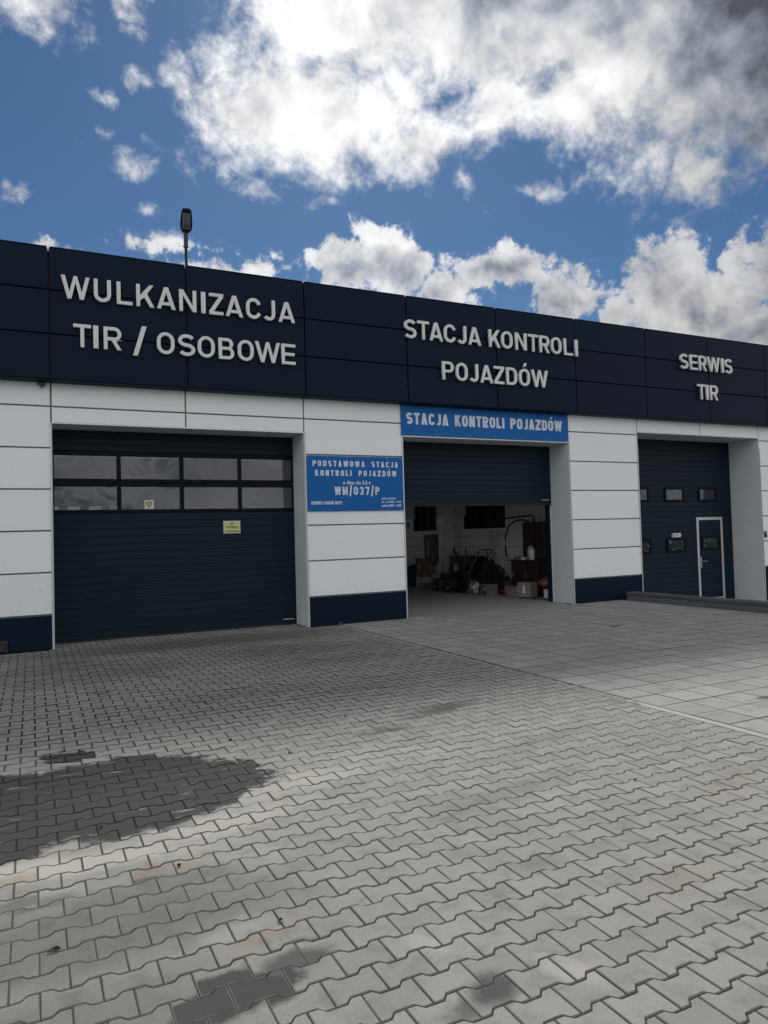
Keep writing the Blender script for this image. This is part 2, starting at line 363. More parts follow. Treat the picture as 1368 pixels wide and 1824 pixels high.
def glass_mat(name, tint, diff, refl, wave, scale):
    m_ = bpy.data.materials.new(name); m_.use_nodes = True; t = m_.node_tree; k = NB(t); t.nodes.clear()
    out = k.n('ShaderNodeOutputMaterial'); pos = k.n('ShaderNodeNewGeometry').outputs['Position']
    oi = k.n('ShaderNodeObjectInfo')
    tr = k.n('ShaderNodeBsdfTransparent'); tr.inputs[0].default_value = tuple(tint) + (1,)
    df = k.n('ShaderNodeBsdfDiffuse'); df.inputs[0].default_value = tuple(diff) + (1,)
    gl = k.n('ShaderNodeBsdfGlossy'); gl.inputs['Roughness'].default_value = .06; gl.inputs[0].default_value = (.9, .93, 1, 1)
    bn = k.n('ShaderNodeBump'); bn.inputs['Strength'].default_value = 1; bn.inputs['Distance'].default_value = wave
    off = k.vm('ADD', pos, k.comb(k.math('MULTIPLY', oi.outputs['Random'], 40.0), 0.0, 0.0))
    t.links.new(k.noise(off, scale, 2, .45, dist=1.2), bn.inputs['Height']); t.links.new(bn.outputs[0], gl.inputs['Normal'])
    m1 = k.n('ShaderNodeMixShader'); m1.inputs[0].default_value = .30; t.links.new(tr.outputs[0], m1.inputs[1]); t.links.new(df.outputs[0], m1.inputs[2])
    m2 = k.n('ShaderNodeMixShader')
    lw = k.n('ShaderNodeFresnel'); lw.inputs[0].default_value = 1.5; t.links.new(bn.outputs[0], lw.inputs['Normal'])
    t.links.new(k.math('MULTIPLY', lw.outputs[0], refl), m2.inputs[0])
    t.links.new(m1.outputs[0], m2.inputs[1]); t.links.new(gl.outputs[0], m2.inputs[2]); t.links.new(m2.outputs[0], out.inputs[0])
    return m_
M_PANE = glass_mat('acrylic_pane', (.85, .86, .88), (.11, .11, .115), 1.1, .0035, 2.3)
M_PANE2 = glass_mat('warped_acrylic_pane', (.20, .22, .25), (.06, .065, .075), 1.1, .009, 3.2)
M_CLEAR = glass_mat('clear_pane', (.85, .88, .9), (.2, .2, .2), 1.0, .0005, 3)

# ------------------------------------------------------------------ the ground
def sheet(name, x0, x1, y0, y1, z, m_, parent=None):
    g = MB(); vs = [g.bm.verts.new(p) for p in ((x0,y0,z),(x1,y0,z),(x1,y1,z),(x0,y1,z))]; g.bm.faces.new(vs)
    return g.done(name, m_, parent)
g = MB(); h = MB()
# outer ground, left open where the sunken ramp of the third bay lies
for (x0, x1, y0, y1) in ((-900, 11.98, -900, 900), (11.98, 21.5, -900, -7.5), (11.98, 21.5, 14.6, 900), (21.5, 900, -900, 900)):
    vs = [g.bm.verts.new(p) for p in ((x0,y0,-.05),(x1,y0,-.05),(x1,y1,-.05),(x0,y1,-.05))]; g.bm.faces.new(vs)
ground = tag(g.done('ground', M_ASPH), kind='structure')
g = MB()
pr = [(-7.5, -.05), (-1.5, -.34), (14.6, -.34), (14.6, -.5), (-7.5, -.5)]
g.prism(pr, 'x', 11.98, 21.5)
tag(g.done('ramp', M_SLAB), kind='structure')

def project(p):
    v = Vector(p) - Vector(CAM); d = v.dot(fw)
    if d < .1: return None
    return 684 + FPX*v.dot(rt)/d, 912 - FPX*v.dot(up)/d, d

# --- interlocking pavers
yard = sheet('paved_yard', -14, 4.885, -20, .62, -.0065, M_SAND); tag(yard, kind='structure')
PX, PYP, HG = .2, .1393, .0032
def paver_outline(HG=HG):
    t = []
    X = .1 - HG*.75; W1 = .0825 - HG*1.15; W2 = .0568 - HG*1.15
    top = [(-X, W1), (-.0630, W1), (-.0400, W2), (.0400, W2), (.0630, W1), (X, W1)]
    return top + [(x, -y) for x, y in reversed(top)]
OUT = paver_outline(); OUTF = paver_outline(.0050)
def clip(poly, fn):
    out = []
    for i in range(len(poly)):
        a, c = poly[i], poly[(i+1) % len(poly)]; fa, fc = fn(a), fn(c)
        if fa >= 0: out.append(a)
        if (fa >= 0) != (fc >= 0):
            t = fa/(fa-fc); out.append((a[0]+(c[0]-a[0])*t, a[1]+(c[1]-a[1])*t))
    return out
def stone_bm(bm, poly, cx, cy, tz, tx, ty, ch=.0035, depth=.045, dirty=True):
    """one stone: flat face, chamfer, sides"""
    n = len(poly)
    mx = sum(p[0] for p in poly)/n; my = sum(p[1] for p in poly)/n
    def z(x, y, dz): return tz + x*tx + y*ty + dz
    T = []; C_ = []; B = []
    for (x, y) in poly:
        dx, dy = mx-x, my-y; L_ = sqrt(dx*dx+dy*dy) or 1; q = ch*1.3/L_
        T.append(bm.verts.new((cx+x+dx*q, cy+y+dy*q, z(x, y, 0))))
        C_.append(bm.verts.new((cx+x, cy+y, z(x, y, -ch))))
        B.append(bm.verts.new((cx+x, cy+y, tz-depth)))
    bm.faces.new(T)
    for j in range(n):
        k = (j+1) % n
        for f in (bm.faces.new((C_[j], C_[k], T[k], T[j])), bm.faces.new((B[j], B[k], C_[k], C_[j]))): f.material_index = 1
XR = 4.872
cells = []
for c in range(-76, 72):
    yc = -9.209 + PYP*c
    if yc < -16.5 or yc > .58: continue
    off = 0.0 if c % 2 == 0 else .1
    for i in range(-40, 30):
        xc = .008 + .1 + off + .2*i
        if xc < -7.6 or xc - .1 > XR - .02: continue
        if yc > -.07 and not (.30 < xc < 4.36 or (xc < -1.75 and yc < .0)): continue
        cells.append((xc, yc))
def key(c):
    p = project((c[0], c[1], 0))
    if not p or not (-60 < p[0] < 1430 and 900 < p[1] < 1890): return 1e9
    return p[2]
order = sorted(cells, key=key)
shared = []
for v in range(10):
    bm = bmesh.new(); stone_bm(bm, OUT, 0, 0, 0, random.uniform(-.012, .012), random.uniform(-.012, .012))
    me = bpy.data.meshes.new('paver'); bm.to_mesh(me); bm.free(); me.materials.append(M_PAVER); me.materials.append(M_DIRTY); shared.append(me)
n_ind = 0; rest = []
for (x, y) in order:
    whole = x + .1 < XR and y + .0825 < .6
    if n_ind < 299 and whole and key((x, y)) < 1e8:
        o = link('paver', random.choice(shared), yard, (x + random.uniform(-.0008, .0008), y + random.uniform(-.0008, .0008), random.uniform(-.0018, .0012)))
        n_ind += 1
    else: rest.append((x, y))
bm = bmesh.new()
for (x, y) in rest:
    poly = OUTF if y > -6.5 else OUT
    if x + .1 > XR: poly = clip(poly, lambda p: XR - x - p[0])
    if len(poly) < 3 or max(p[0] for p in poly) - min(p[0] for p in poly) < .02: continue
    stone_bm(bm, poly, x + random.uniform(-.0012, .0012), y + random.uniform(-.0012, .0012), random.uniform(-.0025, .0015), random.uniform(-.015, .015), random.uniform(-.015, .015))
me = bpy.data.meshes.new('far_pavers'); bm.to_mesh(me); bm.free(); me.materials.append(M_PAVER); me.materials.append(M_DIRTY)
tag(link('far_pavers', me, yard), kind='stuff')

# --- square slabs in front of the second bay
slabs = sheet('slab_yard', 4.975, 11.72, -20, .20, -.010, M_SAND); tag(slabs, kind='structure')
SX, SY = .35, .356
scell = []
for r_ in range(-34, 24):
    y0 = -8.03 + SY*r_; y1 = y0 + SY
    if y0 > .2 or y0 < -18: continue
    y1 = min(y1, .2)
    for c in range(20):
        x0 = 4.98 + SX*c; x1 = min(x0 + SX, 11.715)
        if y0 > -.03:
            if x0 < 6.354: x0 = 6.36
            if x1 > 10.386: x1 = 10.38
        if x1 - x0 < .03 or y1 - y0 < .03: continue
        if y1 > .0 and y0 <= -.03 and not (x0 > 6.34 and x1 < 10.4): y1_ = -.003
        else: y1_ = y1
        scell.append((x0, x1, y0, y1_))
def skey(c):
    p = project(((c[0]+c[1])/2, (c[2]+c[3])/2, 0))
    if not p or not (-60 < p[0] < 1450 and 900 < p[1] < 1890): return 1e9
    return p[2]
scell.sort(key=skey)
GJ = .0034
bm = bmesh.new(); n_s = 0; cache = {}
for (x0, x1, y0, y1) in scell:
    cx, cy, hx, hy = (x0+x1)/2, (y0+y1)/2, (x1-x0)/2-GJ, (y1-y0)/2-GJ
    poly = [(-hx, -hy), (hx, -hy), (hx, hy), (-hx, hy)]
    if n_s < 299 and skey((x0, x1, y0, y1)) < 1e8:
        kk = (round(hx, 3), round(hy, 3), random.randint(0, 3))
        if kk not in cache:
            b2 = bmesh.new(); stone_bm(b2, poly, 0, 0, 0, random.uniform(-.004, .004), random.uniform(-.004, .004), .002)
            me = bpy.data.meshes.new('slab'); b2.to_mesh(me); b2.free(); me.materials.append(M_SLAB); me.materials.append(M_DIRTY); cache[kk] = me
        link('slab', cache[kk], slabs, (cx, cy, random.uniform(-.001, .001))); n_s += 1
    else: stone_bm(bm, poly, cx, cy, random.uniform(-.001, .001), random.uniform(-.004, .004), random.uniform(-.004, .004), .002)
me = bpy.data.meshes.new('far_slabs'); bm.to_mesh(me); bm.free(); me.materials.append(M_SLAB); me.materials.append(M_DIRTY)
tag(link('far_slabs', me, slabs), kind='stuff')

# --- mortar edging between pavers and slabs: clean near the camera, crumbled towards the building
bm = bmesh.new(); rows = []
N = 420
for i in range(N+1):
    y = -18 + 17.95*i/N; cr = 0 if y < -7.2 else min(1, (y+7.2)/1.0)
    rnd = random.uniform
    a = 4.884 - cr*rnd(-.01, .035); c = 4.972 + cr*rnd(-.01, .02)
    zt = .001 - cr*rnd(.0, .008)
    rows.append([bm.verts.new(p) for p in ((a, y, -.03), (a+.004, y, zt-.002), ((a+c)/2, y, zt + cr*rnd(-.004, .006)), (c-.004, y, zt-.002), (c, y, -.03))])
for i in range(N):
    for j in range(4):
        f = bm.faces.new((rows[i][j], rows[i][j+1], rows[i+1][j+1], rows[i+1][j]))
        f.material_index = 0 if rows[i][0].co.y < -7.1 + random.uniform(-.3, .3) else 1
me = bpy.data.meshes.new('edging_strip'); bm.to_mesh(me); bm.free(); me.materials.append(M_EDGE); me.materials.append(M_EDGE2)
link('edging_strip', me, yard)

# ------------------------------------------------------------------ the building
bld = thing('service_building', 'long white and navy vehicle workshop with three large garage bays and a navy fascia', 'building', (0, 0, 0))
P = [(-1.75, .288), (4.376, 6.354), (10.386, 12.39), (16.536, 18.56)]        # piers
Z = [.524, 1.162, 1.796, 2.43, 3.062, 3.70, 4.075]
G = .012
def plate(name, x0, x1, z0, z1, m_, y0=0.0, y1=.04, bev=.004, g=G, parent=bld):
    q = MB(); q.box(x0+g, x1-g, y0, y1, z0+g, z1-g, bev); return q.done(name, m_, parent)
piers_all = P + [(-7.8, -5.8)]
for (a, c) in piers_all:
    for i in range(6): plate('facade_panel', a, c, Z[i], Z[i+1], M_WHITE)
    q = MB(); q.box(a+.012, c-.012, -.012, .03, -.34 if a > 16 else 0.0, Z[0]-.014, .003); q.done('plinth_panel', M_PLINTH, bld)
    q = MB(); q.box(a+.02, c-.02, .041, .58, -.35, 4.07); q.done('pier_core', M_CORE, bld)
    # flashing round the corners
    for sx_ in (a, c):
        q = MB(); s_ = 1 if sx_ == c else -1
        q.box(min(sx_-s_*.022, sx_+s_*.001), max(sx_-s_*.022, sx_+s_*.001), -.016, -.004, -.34 if a > 11 else .0, 3.45 if a < 12 else 3.5)
        q.done('corner_trim', M_TRIM, bld)
OPEN = [(P[0][1], P[1][0], 3.45, 0.0, .62), (P[1][1], P[2][0], 3.46, 0.0, .62), (P[2][1], P[3][0], 3.765, -.34, .86), (-5.8, -1.75, 3.45, 0.0, .62)]
for bi, (x0, x1, zt, zb, dp) in enumerate(OPEN):
    xm = (x0+x1)/2 - .02
    rows_ = [(zt, 3.70), (3.70, Z[6])] if zt < 3.6 else [(zt, Z[6])]
    for (a, c) in rows_:
        plate('lintel_panel', x0, xm, a, c, M_WHITE); plate('lintel_panel', xm, x1, a, c, M_WHITE)
    q = MB(); q.box(x0-.02, x1+.02, .041, dp, zt+.03, 4.07); q.done('lintel_core', M_CORE, bld)
    q = MB(); q.box(x0+.012, x1-.012, .0, dp, zt-.012, zt+.008, .002); q.done('lintel_underside', M_JAMB, bld)
    q = MB(); q.box(x0, x1, -.012, -.002, zt-.012, zt+.012); q.done('lintel_trim', M_TRIM, bld)
    for sgn, xx in ((1, x0), (-1, x1)):
        q = MB(); q.box(min(xx, xx+sgn*.012), max(xx, xx+sgn*.012), .002, dp, zb, zt-.014, .002); q.done('jamb_panel', M_JAMB, bld)
# navy fascia of cassette panels, three rows
FZ = [4.065, 4.760, 5.431, 6.082]; FX0, FS, FE = .2741, 2.0364, .24
for k in range(-4, 10):
    a = FX0 + FS*k; c = a + FS
    for r_ in range(3):
        q = MB(); q.box(a+.011, c-.011, -FE, -FE+.045, FZ[r_]+.010, FZ[r_+1]-.010, .006, 2)
        if r_ == 0: pass
        q.done('fascia_panel', M_NAVY, bld)
    q = MB(); q.box(a+.009, c-.009, -FE+.012, .06, FZ[0]-.004, FZ[0]+.006); q.done('soffit_panel', M_NAVY, bld)
    q = MB(); q.box(a+.02, c-.02, -FE-.004, .30, FZ[3]-.008, FZ[3]+.012, .003); q.done('coping', M_NAVY, bld)
q = MB(); q.box(-7.87, 20.6, -FE+.06, .25, 4.085, 6.04); q.done('fascia_backing', M_NAVYD, bld)
# shell: roof, side and back walls with daylight openings in the first bay
q = MB(); q.box(-7.8, 21.5, .25, 16.6, 5.2, 5.5); q.done('roof', M_ROOF, bld)  # unseen rear overhang added to keep the sun out of bay two
q = MB(); q.box(-7.8, 21.5, .62, 14.4, 4.55, 4.70); q.done('ceiling', M_CEIL, bld)
def wall(x0, x1, y0, y1, z0, z1, m_=M_PLASTER, name='wall'):
    q = MB(); q.box(x0, x1, y0, y1, z0, z1); return q.done(name, m_, bld)
wall(-7.95, -7.8, .6, 14.4, -.3, 5.5); wall(5.2, 5.5, .63, 14.2, 0, 4.5); wall(11.52, 11.85, .87, 14.2, -.3, 4.5); wall(21.3, 21.5, .0, 14.4, -.35, 5.5)
wall(18.56, 21.3, .04, .6, -.34, 5.5, M_CORE)
wall(5.52, 11.5, 12.0, 12.2, 0, .5); wall(5.52, 11.5, 12.0, 12.2, 4.2, 4.5); wall(11.9, 21.3, 13.9, 14.2, -.35, 4.5)  # bay two rear left open, an unseen addition to brighten the interior
# rear wall of bay one, with a row of small windows
wall(-7.8, 5.2, 14.0, 14.3, 0, 2.38); wall(-7.8, 5.2, 14.0, 14.3, 2.84, 4.5)
xs = []
x = .425 - .665*6
while x < 2.6: xs.append(x); x += .665
prev = -7.8
for x in xs + [5.2]:
    wall(prev, x, 14.0, 14.3, 2.38, 2.84)
    prev = x + .39
for x in xs:
    q = MB(); q.box(x, x+.39, 14.1, 14.11, 2.38, 2.84); q.done('rear_window_pane', M_CLEAR, bld)
for k in range(6):  # panes of the added, unseen light opening behind bay two
    q = MB(); q.box(5.54+k*.99, 5.54+k*.99+.96, 12.08, 12.09, .5, 4.2); q.done('rear_window_pane', M_CLEAR, bld)
# dim inner wall strips above the openings behind the leaves
for (x0, x1, zt, zb, dp) in OPEN:
    q = MB(); q.box(x0-.9, x1+.9, dp+.12, dp+.2, zt-.02, 4.55); q.done('inner_lintel', M_PLASTER, bld)
for (a, c) in piers_all:
    q = MB(); q.box(a, c, .6, .74, -.35, 4.5); q.done('inner_pier', M_PLASTER, bld)

# --- sectional doors
def ribs(door, x0, x1, y, z0, z1, n, m_=M_DOOR):
    hgt = (z1-z0)/n; prof_d = .004
    me = None
    for i in range(n):
        if me is None:
            q = MB(); pr = [(y+.0, .003), (y+.0, hgt-.009), (y+.006, hgt-.002), (y+.03, hgt-.002), (y+.03, .0), (y+.004, .0)]
            # profile in (y, z) extruded along x
            q.prism(pr, 'x', x0, x1); o = q.done('slat', m_, door, loc=(0, 0, z0)); me = o.data
        else: o = link('slat', me, door, (0, 0, z0 + hgt*i))
def pane_frame(parent, x0, x1, z0, z1, y, bw=.05, dep=.03, mp=M_PANE2):
    q = MB()
    q.box(x0, x1, y-dep, y, z1-bw, z1, .006); q.box(x0, x1, y-dep, y, z0, z0+bw, .006)
    q.box(x0, x0+bw, y-dep, y, z0+bw, z1-bw, .0); q.box(x1-bw, x1, y-dep, y, z0+bw, z1-bw, .0)
    q.done('window_frame', M_FRAME, parent)
    q = MB(); q.box(x0+bw, x1-bw, y-dep*.45, y-dep*.3, z0+bw, z1-bw); q.done('window_pane', mp, parent)
YD = .60
q = MB(); q.box(.30, 4.364, YD+.042, YD+.06, 0.02, 2.10); q.box(.30, 4.364, YD+.042, YD+.06, 3.09, 3.44)
d1 = q.done('garage_door', M_DOOR, bld); d1['label'] = 'closed dark blue sectional door with two rows of four windows'
ribs(d1, .302, 4.362, YD, .035, 2.075, 16); ribs(d1, .302, 4.362, YD, 3.105, 3.436, 3)
q = MB(); q.box(.302, 4.362, YD-.012, YD+.05, .0, .033, .004); q.done('bottom_seal', M_RUBBER, d1)
cols_ = [(.335, 1.283), (1.35, 2.303), (2.375, 3.322), (3.39, 4.33)]
zr = [(2.135, 2.515), (2.645, 3.025)]
q = MB()
for (z0, z1) in ((2.078, 2.135), (2.515, 2.573), (2.585, 2.645), (3.025, 3.10)): q.box(.302, 4.362, YD-.004, YD+.04, z0, z1, .004)
q.done('window_rail', M_FRAME, d1)
prevx = .302
for (a, c) in cols_ + [(4.362, 0)]:
    q = MB()
    for (z0, z1) in zr: q.box(prevx+.0005, a-.0005, YD-.002, YD+.038, z0+.001, z1-.001)
    q.done('window_mullion', M_FRAME, d1); prevx = c
for (a, c) in cols_:
    for (z0, z1) in zr:
        q = MB(); q.box(a, c, YD+.016, YD+.019, z0, z1); q.done('window_pane', M_PANE, d1)
# rented-out notice and emblem sticker are things stuck on the door (made below)
YD2 = .62
q = MB(); q.box(6.37, 10.37, YD2+.034, YD2+.06, 2.19, 3.44); d2 = q.done('garage_door', M_DOOR, bld)
d2['label'] = 'dark blue sectional door stopped halfway up over a dim workshop'
ribs(d2, 6.372, 10.368, YD2, 2.185, 3.436, 10)
q = MB(); q.box(6.372, 10.368, YD2-.004, YD2+.05, 2.145, 2.183, .004); q.done('bottom_seal', M_RUBBER, d2)
for xx in (6.37, 10.325):
    q = MB(); q.box(xx, xx+.06, YD2+.07, YD2+.16, 0, 4.4); q.done('guide_rail', M_PLINTH, d2)
YD3 = .86
q = MB(); q.box(12.40, 16.53, YD3+.034, YD3+.06, -.32, 3.75); d3 = q.done('garage_door', M_DOOR, bld)
d3['label'] = 'dark blue sectional door with small framed windows and a silver framed wicket'
ribs(d3, 12.405, 16.525, YD3, -.32, 3.75, 32)
for (a, c, z0, z1) in ((12.91, 13.57, 2.215, 2.565), (14.105, 14.775, 2.215, 2.565), (15.30, 15.96, 2.215, 2.565), (12.93, 13.59, .955, 1.305), (14.125, 14.785, .955, 1.305)):
    pane_frame(d3, a, c, z0, z1, YD3-.001)
q = MB(); fz0, fz1 = -.30, 1.81
q.box(15.18, 16.13, YD3-.03, YD3-.002, fz1-.075, fz1, .004); q.box(15.18, 15.25, YD3-.03, YD3-.002, fz0, fz1-.076, .004)
q.box(16.06, 16.13, YD3-.03, YD3-.002, fz0, fz1-.076, .004); q.box(15.251, 16.059, YD3-.03, YD3-.002, fz0, fz0+.05, .003)
q.done('wicket_frame', M_TRIM, d3)
ribm = MB(); nrib = 16; hh = (1.73-(-.24))/nrib
for i in range(nrib): ribm.prism([(YD3-.018, -.24+hh*i+.003), (YD3-.018, -.24+hh*(i+1)-.01), (YD3-.009, -.24+hh*(i+1)-.002), (YD3-.002, -.24+hh*(i+1)-.002), (YD3-.002, -.24+hh*i), (YD3-.012, -.24+hh*i)], 'x', 15.256, 16.054)
wk = ribm.done('wicket_door', M_DOOR, d3)
pane_frame(d3, 15.335, 15.965, .975, 1.315, YD3-.019, .045)
q = MB(); q.box(15.262, 15.297, YD3-.042, YD3-.031+.013, .52, .80, .003); q.tube([(15.28, YD3-.03, .69), (15.28, YD3-.085, .69), (15.44, YD3-.085, .685)], .011, 8); q.done('wicket_handle', M_STEEL, d3)

# --- inner rooms: floor, tiled side wall of bay two with windows and a pilaster
q = MB(); q.box(-7.8, 21.4, .21, 14.4, -.6, -.42); q.done('foundation', M_CORE, bld)
fl = sheet('workshop_floor', 5.5, 11.9, .205, 12.0, .0, M_FLOOR); tag(fl, kind='structure')
fl1 = sheet('bay_floor', -7.8, 5.2, .625, 14.0, .0, M_FLOOR); tag(fl1, kind='structure')
def strip(name, p0, p1, w, z, m_, parent):
    p0, p1 = Vector(p0), Vector(p1); d = (p1-p0).normalized(); n = Vector((-d.y, d.x))*w/2
    g = MB(); vs = [g.bm.verts.new((v.x, v.y, z)) for v in (p0-n, p1-n, p1+n, p0+n)]; g.bm.faces.new(vs); return g.done(name, m_, parent)
strip('floor_line', (7.1, .25), (7.42, 2.6), .05, .004, M_LINE, fl); strip('floor_line', (9.72, .3), (9.16, 6.2), .07, .004, M_LINE, fl)
XW = 11.2
TW, TH, TZ = .229, .297, 2.075
def tilewall(y0, y1, x, holes=(), name='wall_tiles'):
    q = MB(); gp = .0045
    zg = [max(0, TZ-TH*i) for i in range(8)]; zg = sorted(set(round(v, 4) for v in zg))
    yg = [y0+TW*i for i in range(int((y1-y0)/TW)+1)] + [y1]
    ys = sorted(set(round(v, 4) for v in yg + [h for a, c, _ in holes for h in (a, c)])); zs = sorted(set(zg + [round(h[2], 4) for h in holes]))
    gy = set(round(v, 4) for v in yg); gz = set(zg)
    for a0, a1 in zip(ys, ys[1:]):
        for z0, z1 in zip(zs, zs[1:]):
            if any(a0 >= h0-.001 and a1 <= h1+.001 and z0 >= hz-.001 for h0, h1, hz in holes): continue
            b0 = a0 + (gp*1.7 if a0 in gy else 0); b1 = a1 - (gp*1.7 if a1 in gy else 0); c0 = z0 + (gp if z0 in gz else 0); c1 = z1 - (gp if z1 in gz else 0)
            if b1-b0 < .004 or c1-c0 < .004: continue
            vs = [q.bm.verts.new(p) for p in ((x-.006, b0, c0), (x-.006, b1, c0), (x-.006, b1, c1), (x-.006, b0, c1))]
            vb = [q.bm.verts.new(p) for p in ((x, b0, c0), (x, b1, c0), (x, b1, c1), (x, b0, c1))]
            q.bm.faces.new(vs)
            for j in range(4): q.bm.faces.new((vs[j], vs[(j+1) % 4], vb[(j+1) % 4], vb[j]))
    o = q.done(name, M_TILE, bld); o['kind'] = 'stuff'; return o
WIN = [(3.50, 5.52, 1.685), (7.08, 8.57, 1.675)]
M_GROUT = mat('dark_grout', (.05, .052, .055), .9)
# backing wall pieces round the windows
def bwall(y0, y1, z0, z1, m_): wall(XW, XW+.3, y0, y1, z0, z1, m_, 'side_wall')
prev = .87
for (a, c, zz) in WIN + [(12.0, 12.0, 0)]:
    bwall(prev, a, 0, TZ, M_GROUT); bwall(prev, a, TZ, 4.5, M_PLASTER)
    if a < 12: bwall(a, c, 0, zz, M_GROUT); bwall(a, c, 3.2, 4.5, M_PLASTER)
    prev = c
tilewall(.87, 12.0, XW-.0005, WIN)
for (a, c, zz) in WIN:
    q = MB(); q.box(XW+.10, XW+.12, a, c, zz, 3.2); w_ = q.done('inner_window', M_FRAME, bld)
    q = MB(); n = 3
    for i in range(n+1):
        yy = a + (c-a)*i/n; q.box(XW+.07, XW+.098, max(a, yy-.025), min(c, yy+.025), zz, 3.2)
    q.box(XW+.068, XW+.09, a+.03, c-.03, zz+.001, zz+.05); q.done('window_bars', M_PLINTH, w_)
# pilaster
wall(XW-.32, XW-.008, 6.12, 6.45, 0, 4.5, M_PLASTER, 'pilaster')
q = MB()
z = TZ
while z > 0:
    z0 = max(0, z-TH); q.box(XW-.326, XW-.321, 6.123, 6.284, z0+.0045, z-.0045); q.box(XW-.326, XW-.321, 6.29, 6.447, z0+.0045, z-.0045)
    q.box(XW-.318, XW-.168, 6.114, 6.119, z0+.0045, z-.0045); q.box(XW-.162, XW-.012, 6.114, 6.119, z0+.0045, z-.0045); z -= TH
o = q.done('pilaster_tiles', M_TILE, bld); o['kind'] = 'stuff'

# ------------------------------------------------------------------ lettering
def arc(cx, cy, rx, ry, a0, a1, n=10):
    return [(cx+rx*cos(R(a0+(a1-a0)*i/n)), cy+ry*sin(R(a0+(a1-a0)*i/n))) for i in range(n+1)]
def rrect(x0, y0, x1, y1, r, ry=None):
    ry = ry or r
    return arc(x1-r, y1-ry, r, ry, 0, 90, 7) + arc(x0+r, y1-ry, r, ry, 90, 180, 7) + arc(x0+r, y0+ry, r, ry, 180, 270, 7) + arc(x1-r, y0+ry, r, ry, 270, 360, 7)
def stroke(path, t):
    pts = [Vector(p) for p in path]; pts = [p for i, p in enumerate(pts) if i == 0 or (p-pts[i-1]).length > 1e-5]
    Lf, Rt = [], []
    for i, p in enumerate(pts):
        d0 = (p-pts[i-1]).normalized() if i else (pts[1]-p).normalized()
        d1_ = (pts[i+1]-p).normalized() if i < len(pts)-1 else d0
        d = (d0+d1_).normalized(); n = Vector((-d.y, d.x)); k = 1/max(.35, d.dot(d1_))
        Lf.append(tuple(p+n*t/2*k)); Rt.append(tuple(p-n*t/2*k))
    return Lf + Rt[::-1]
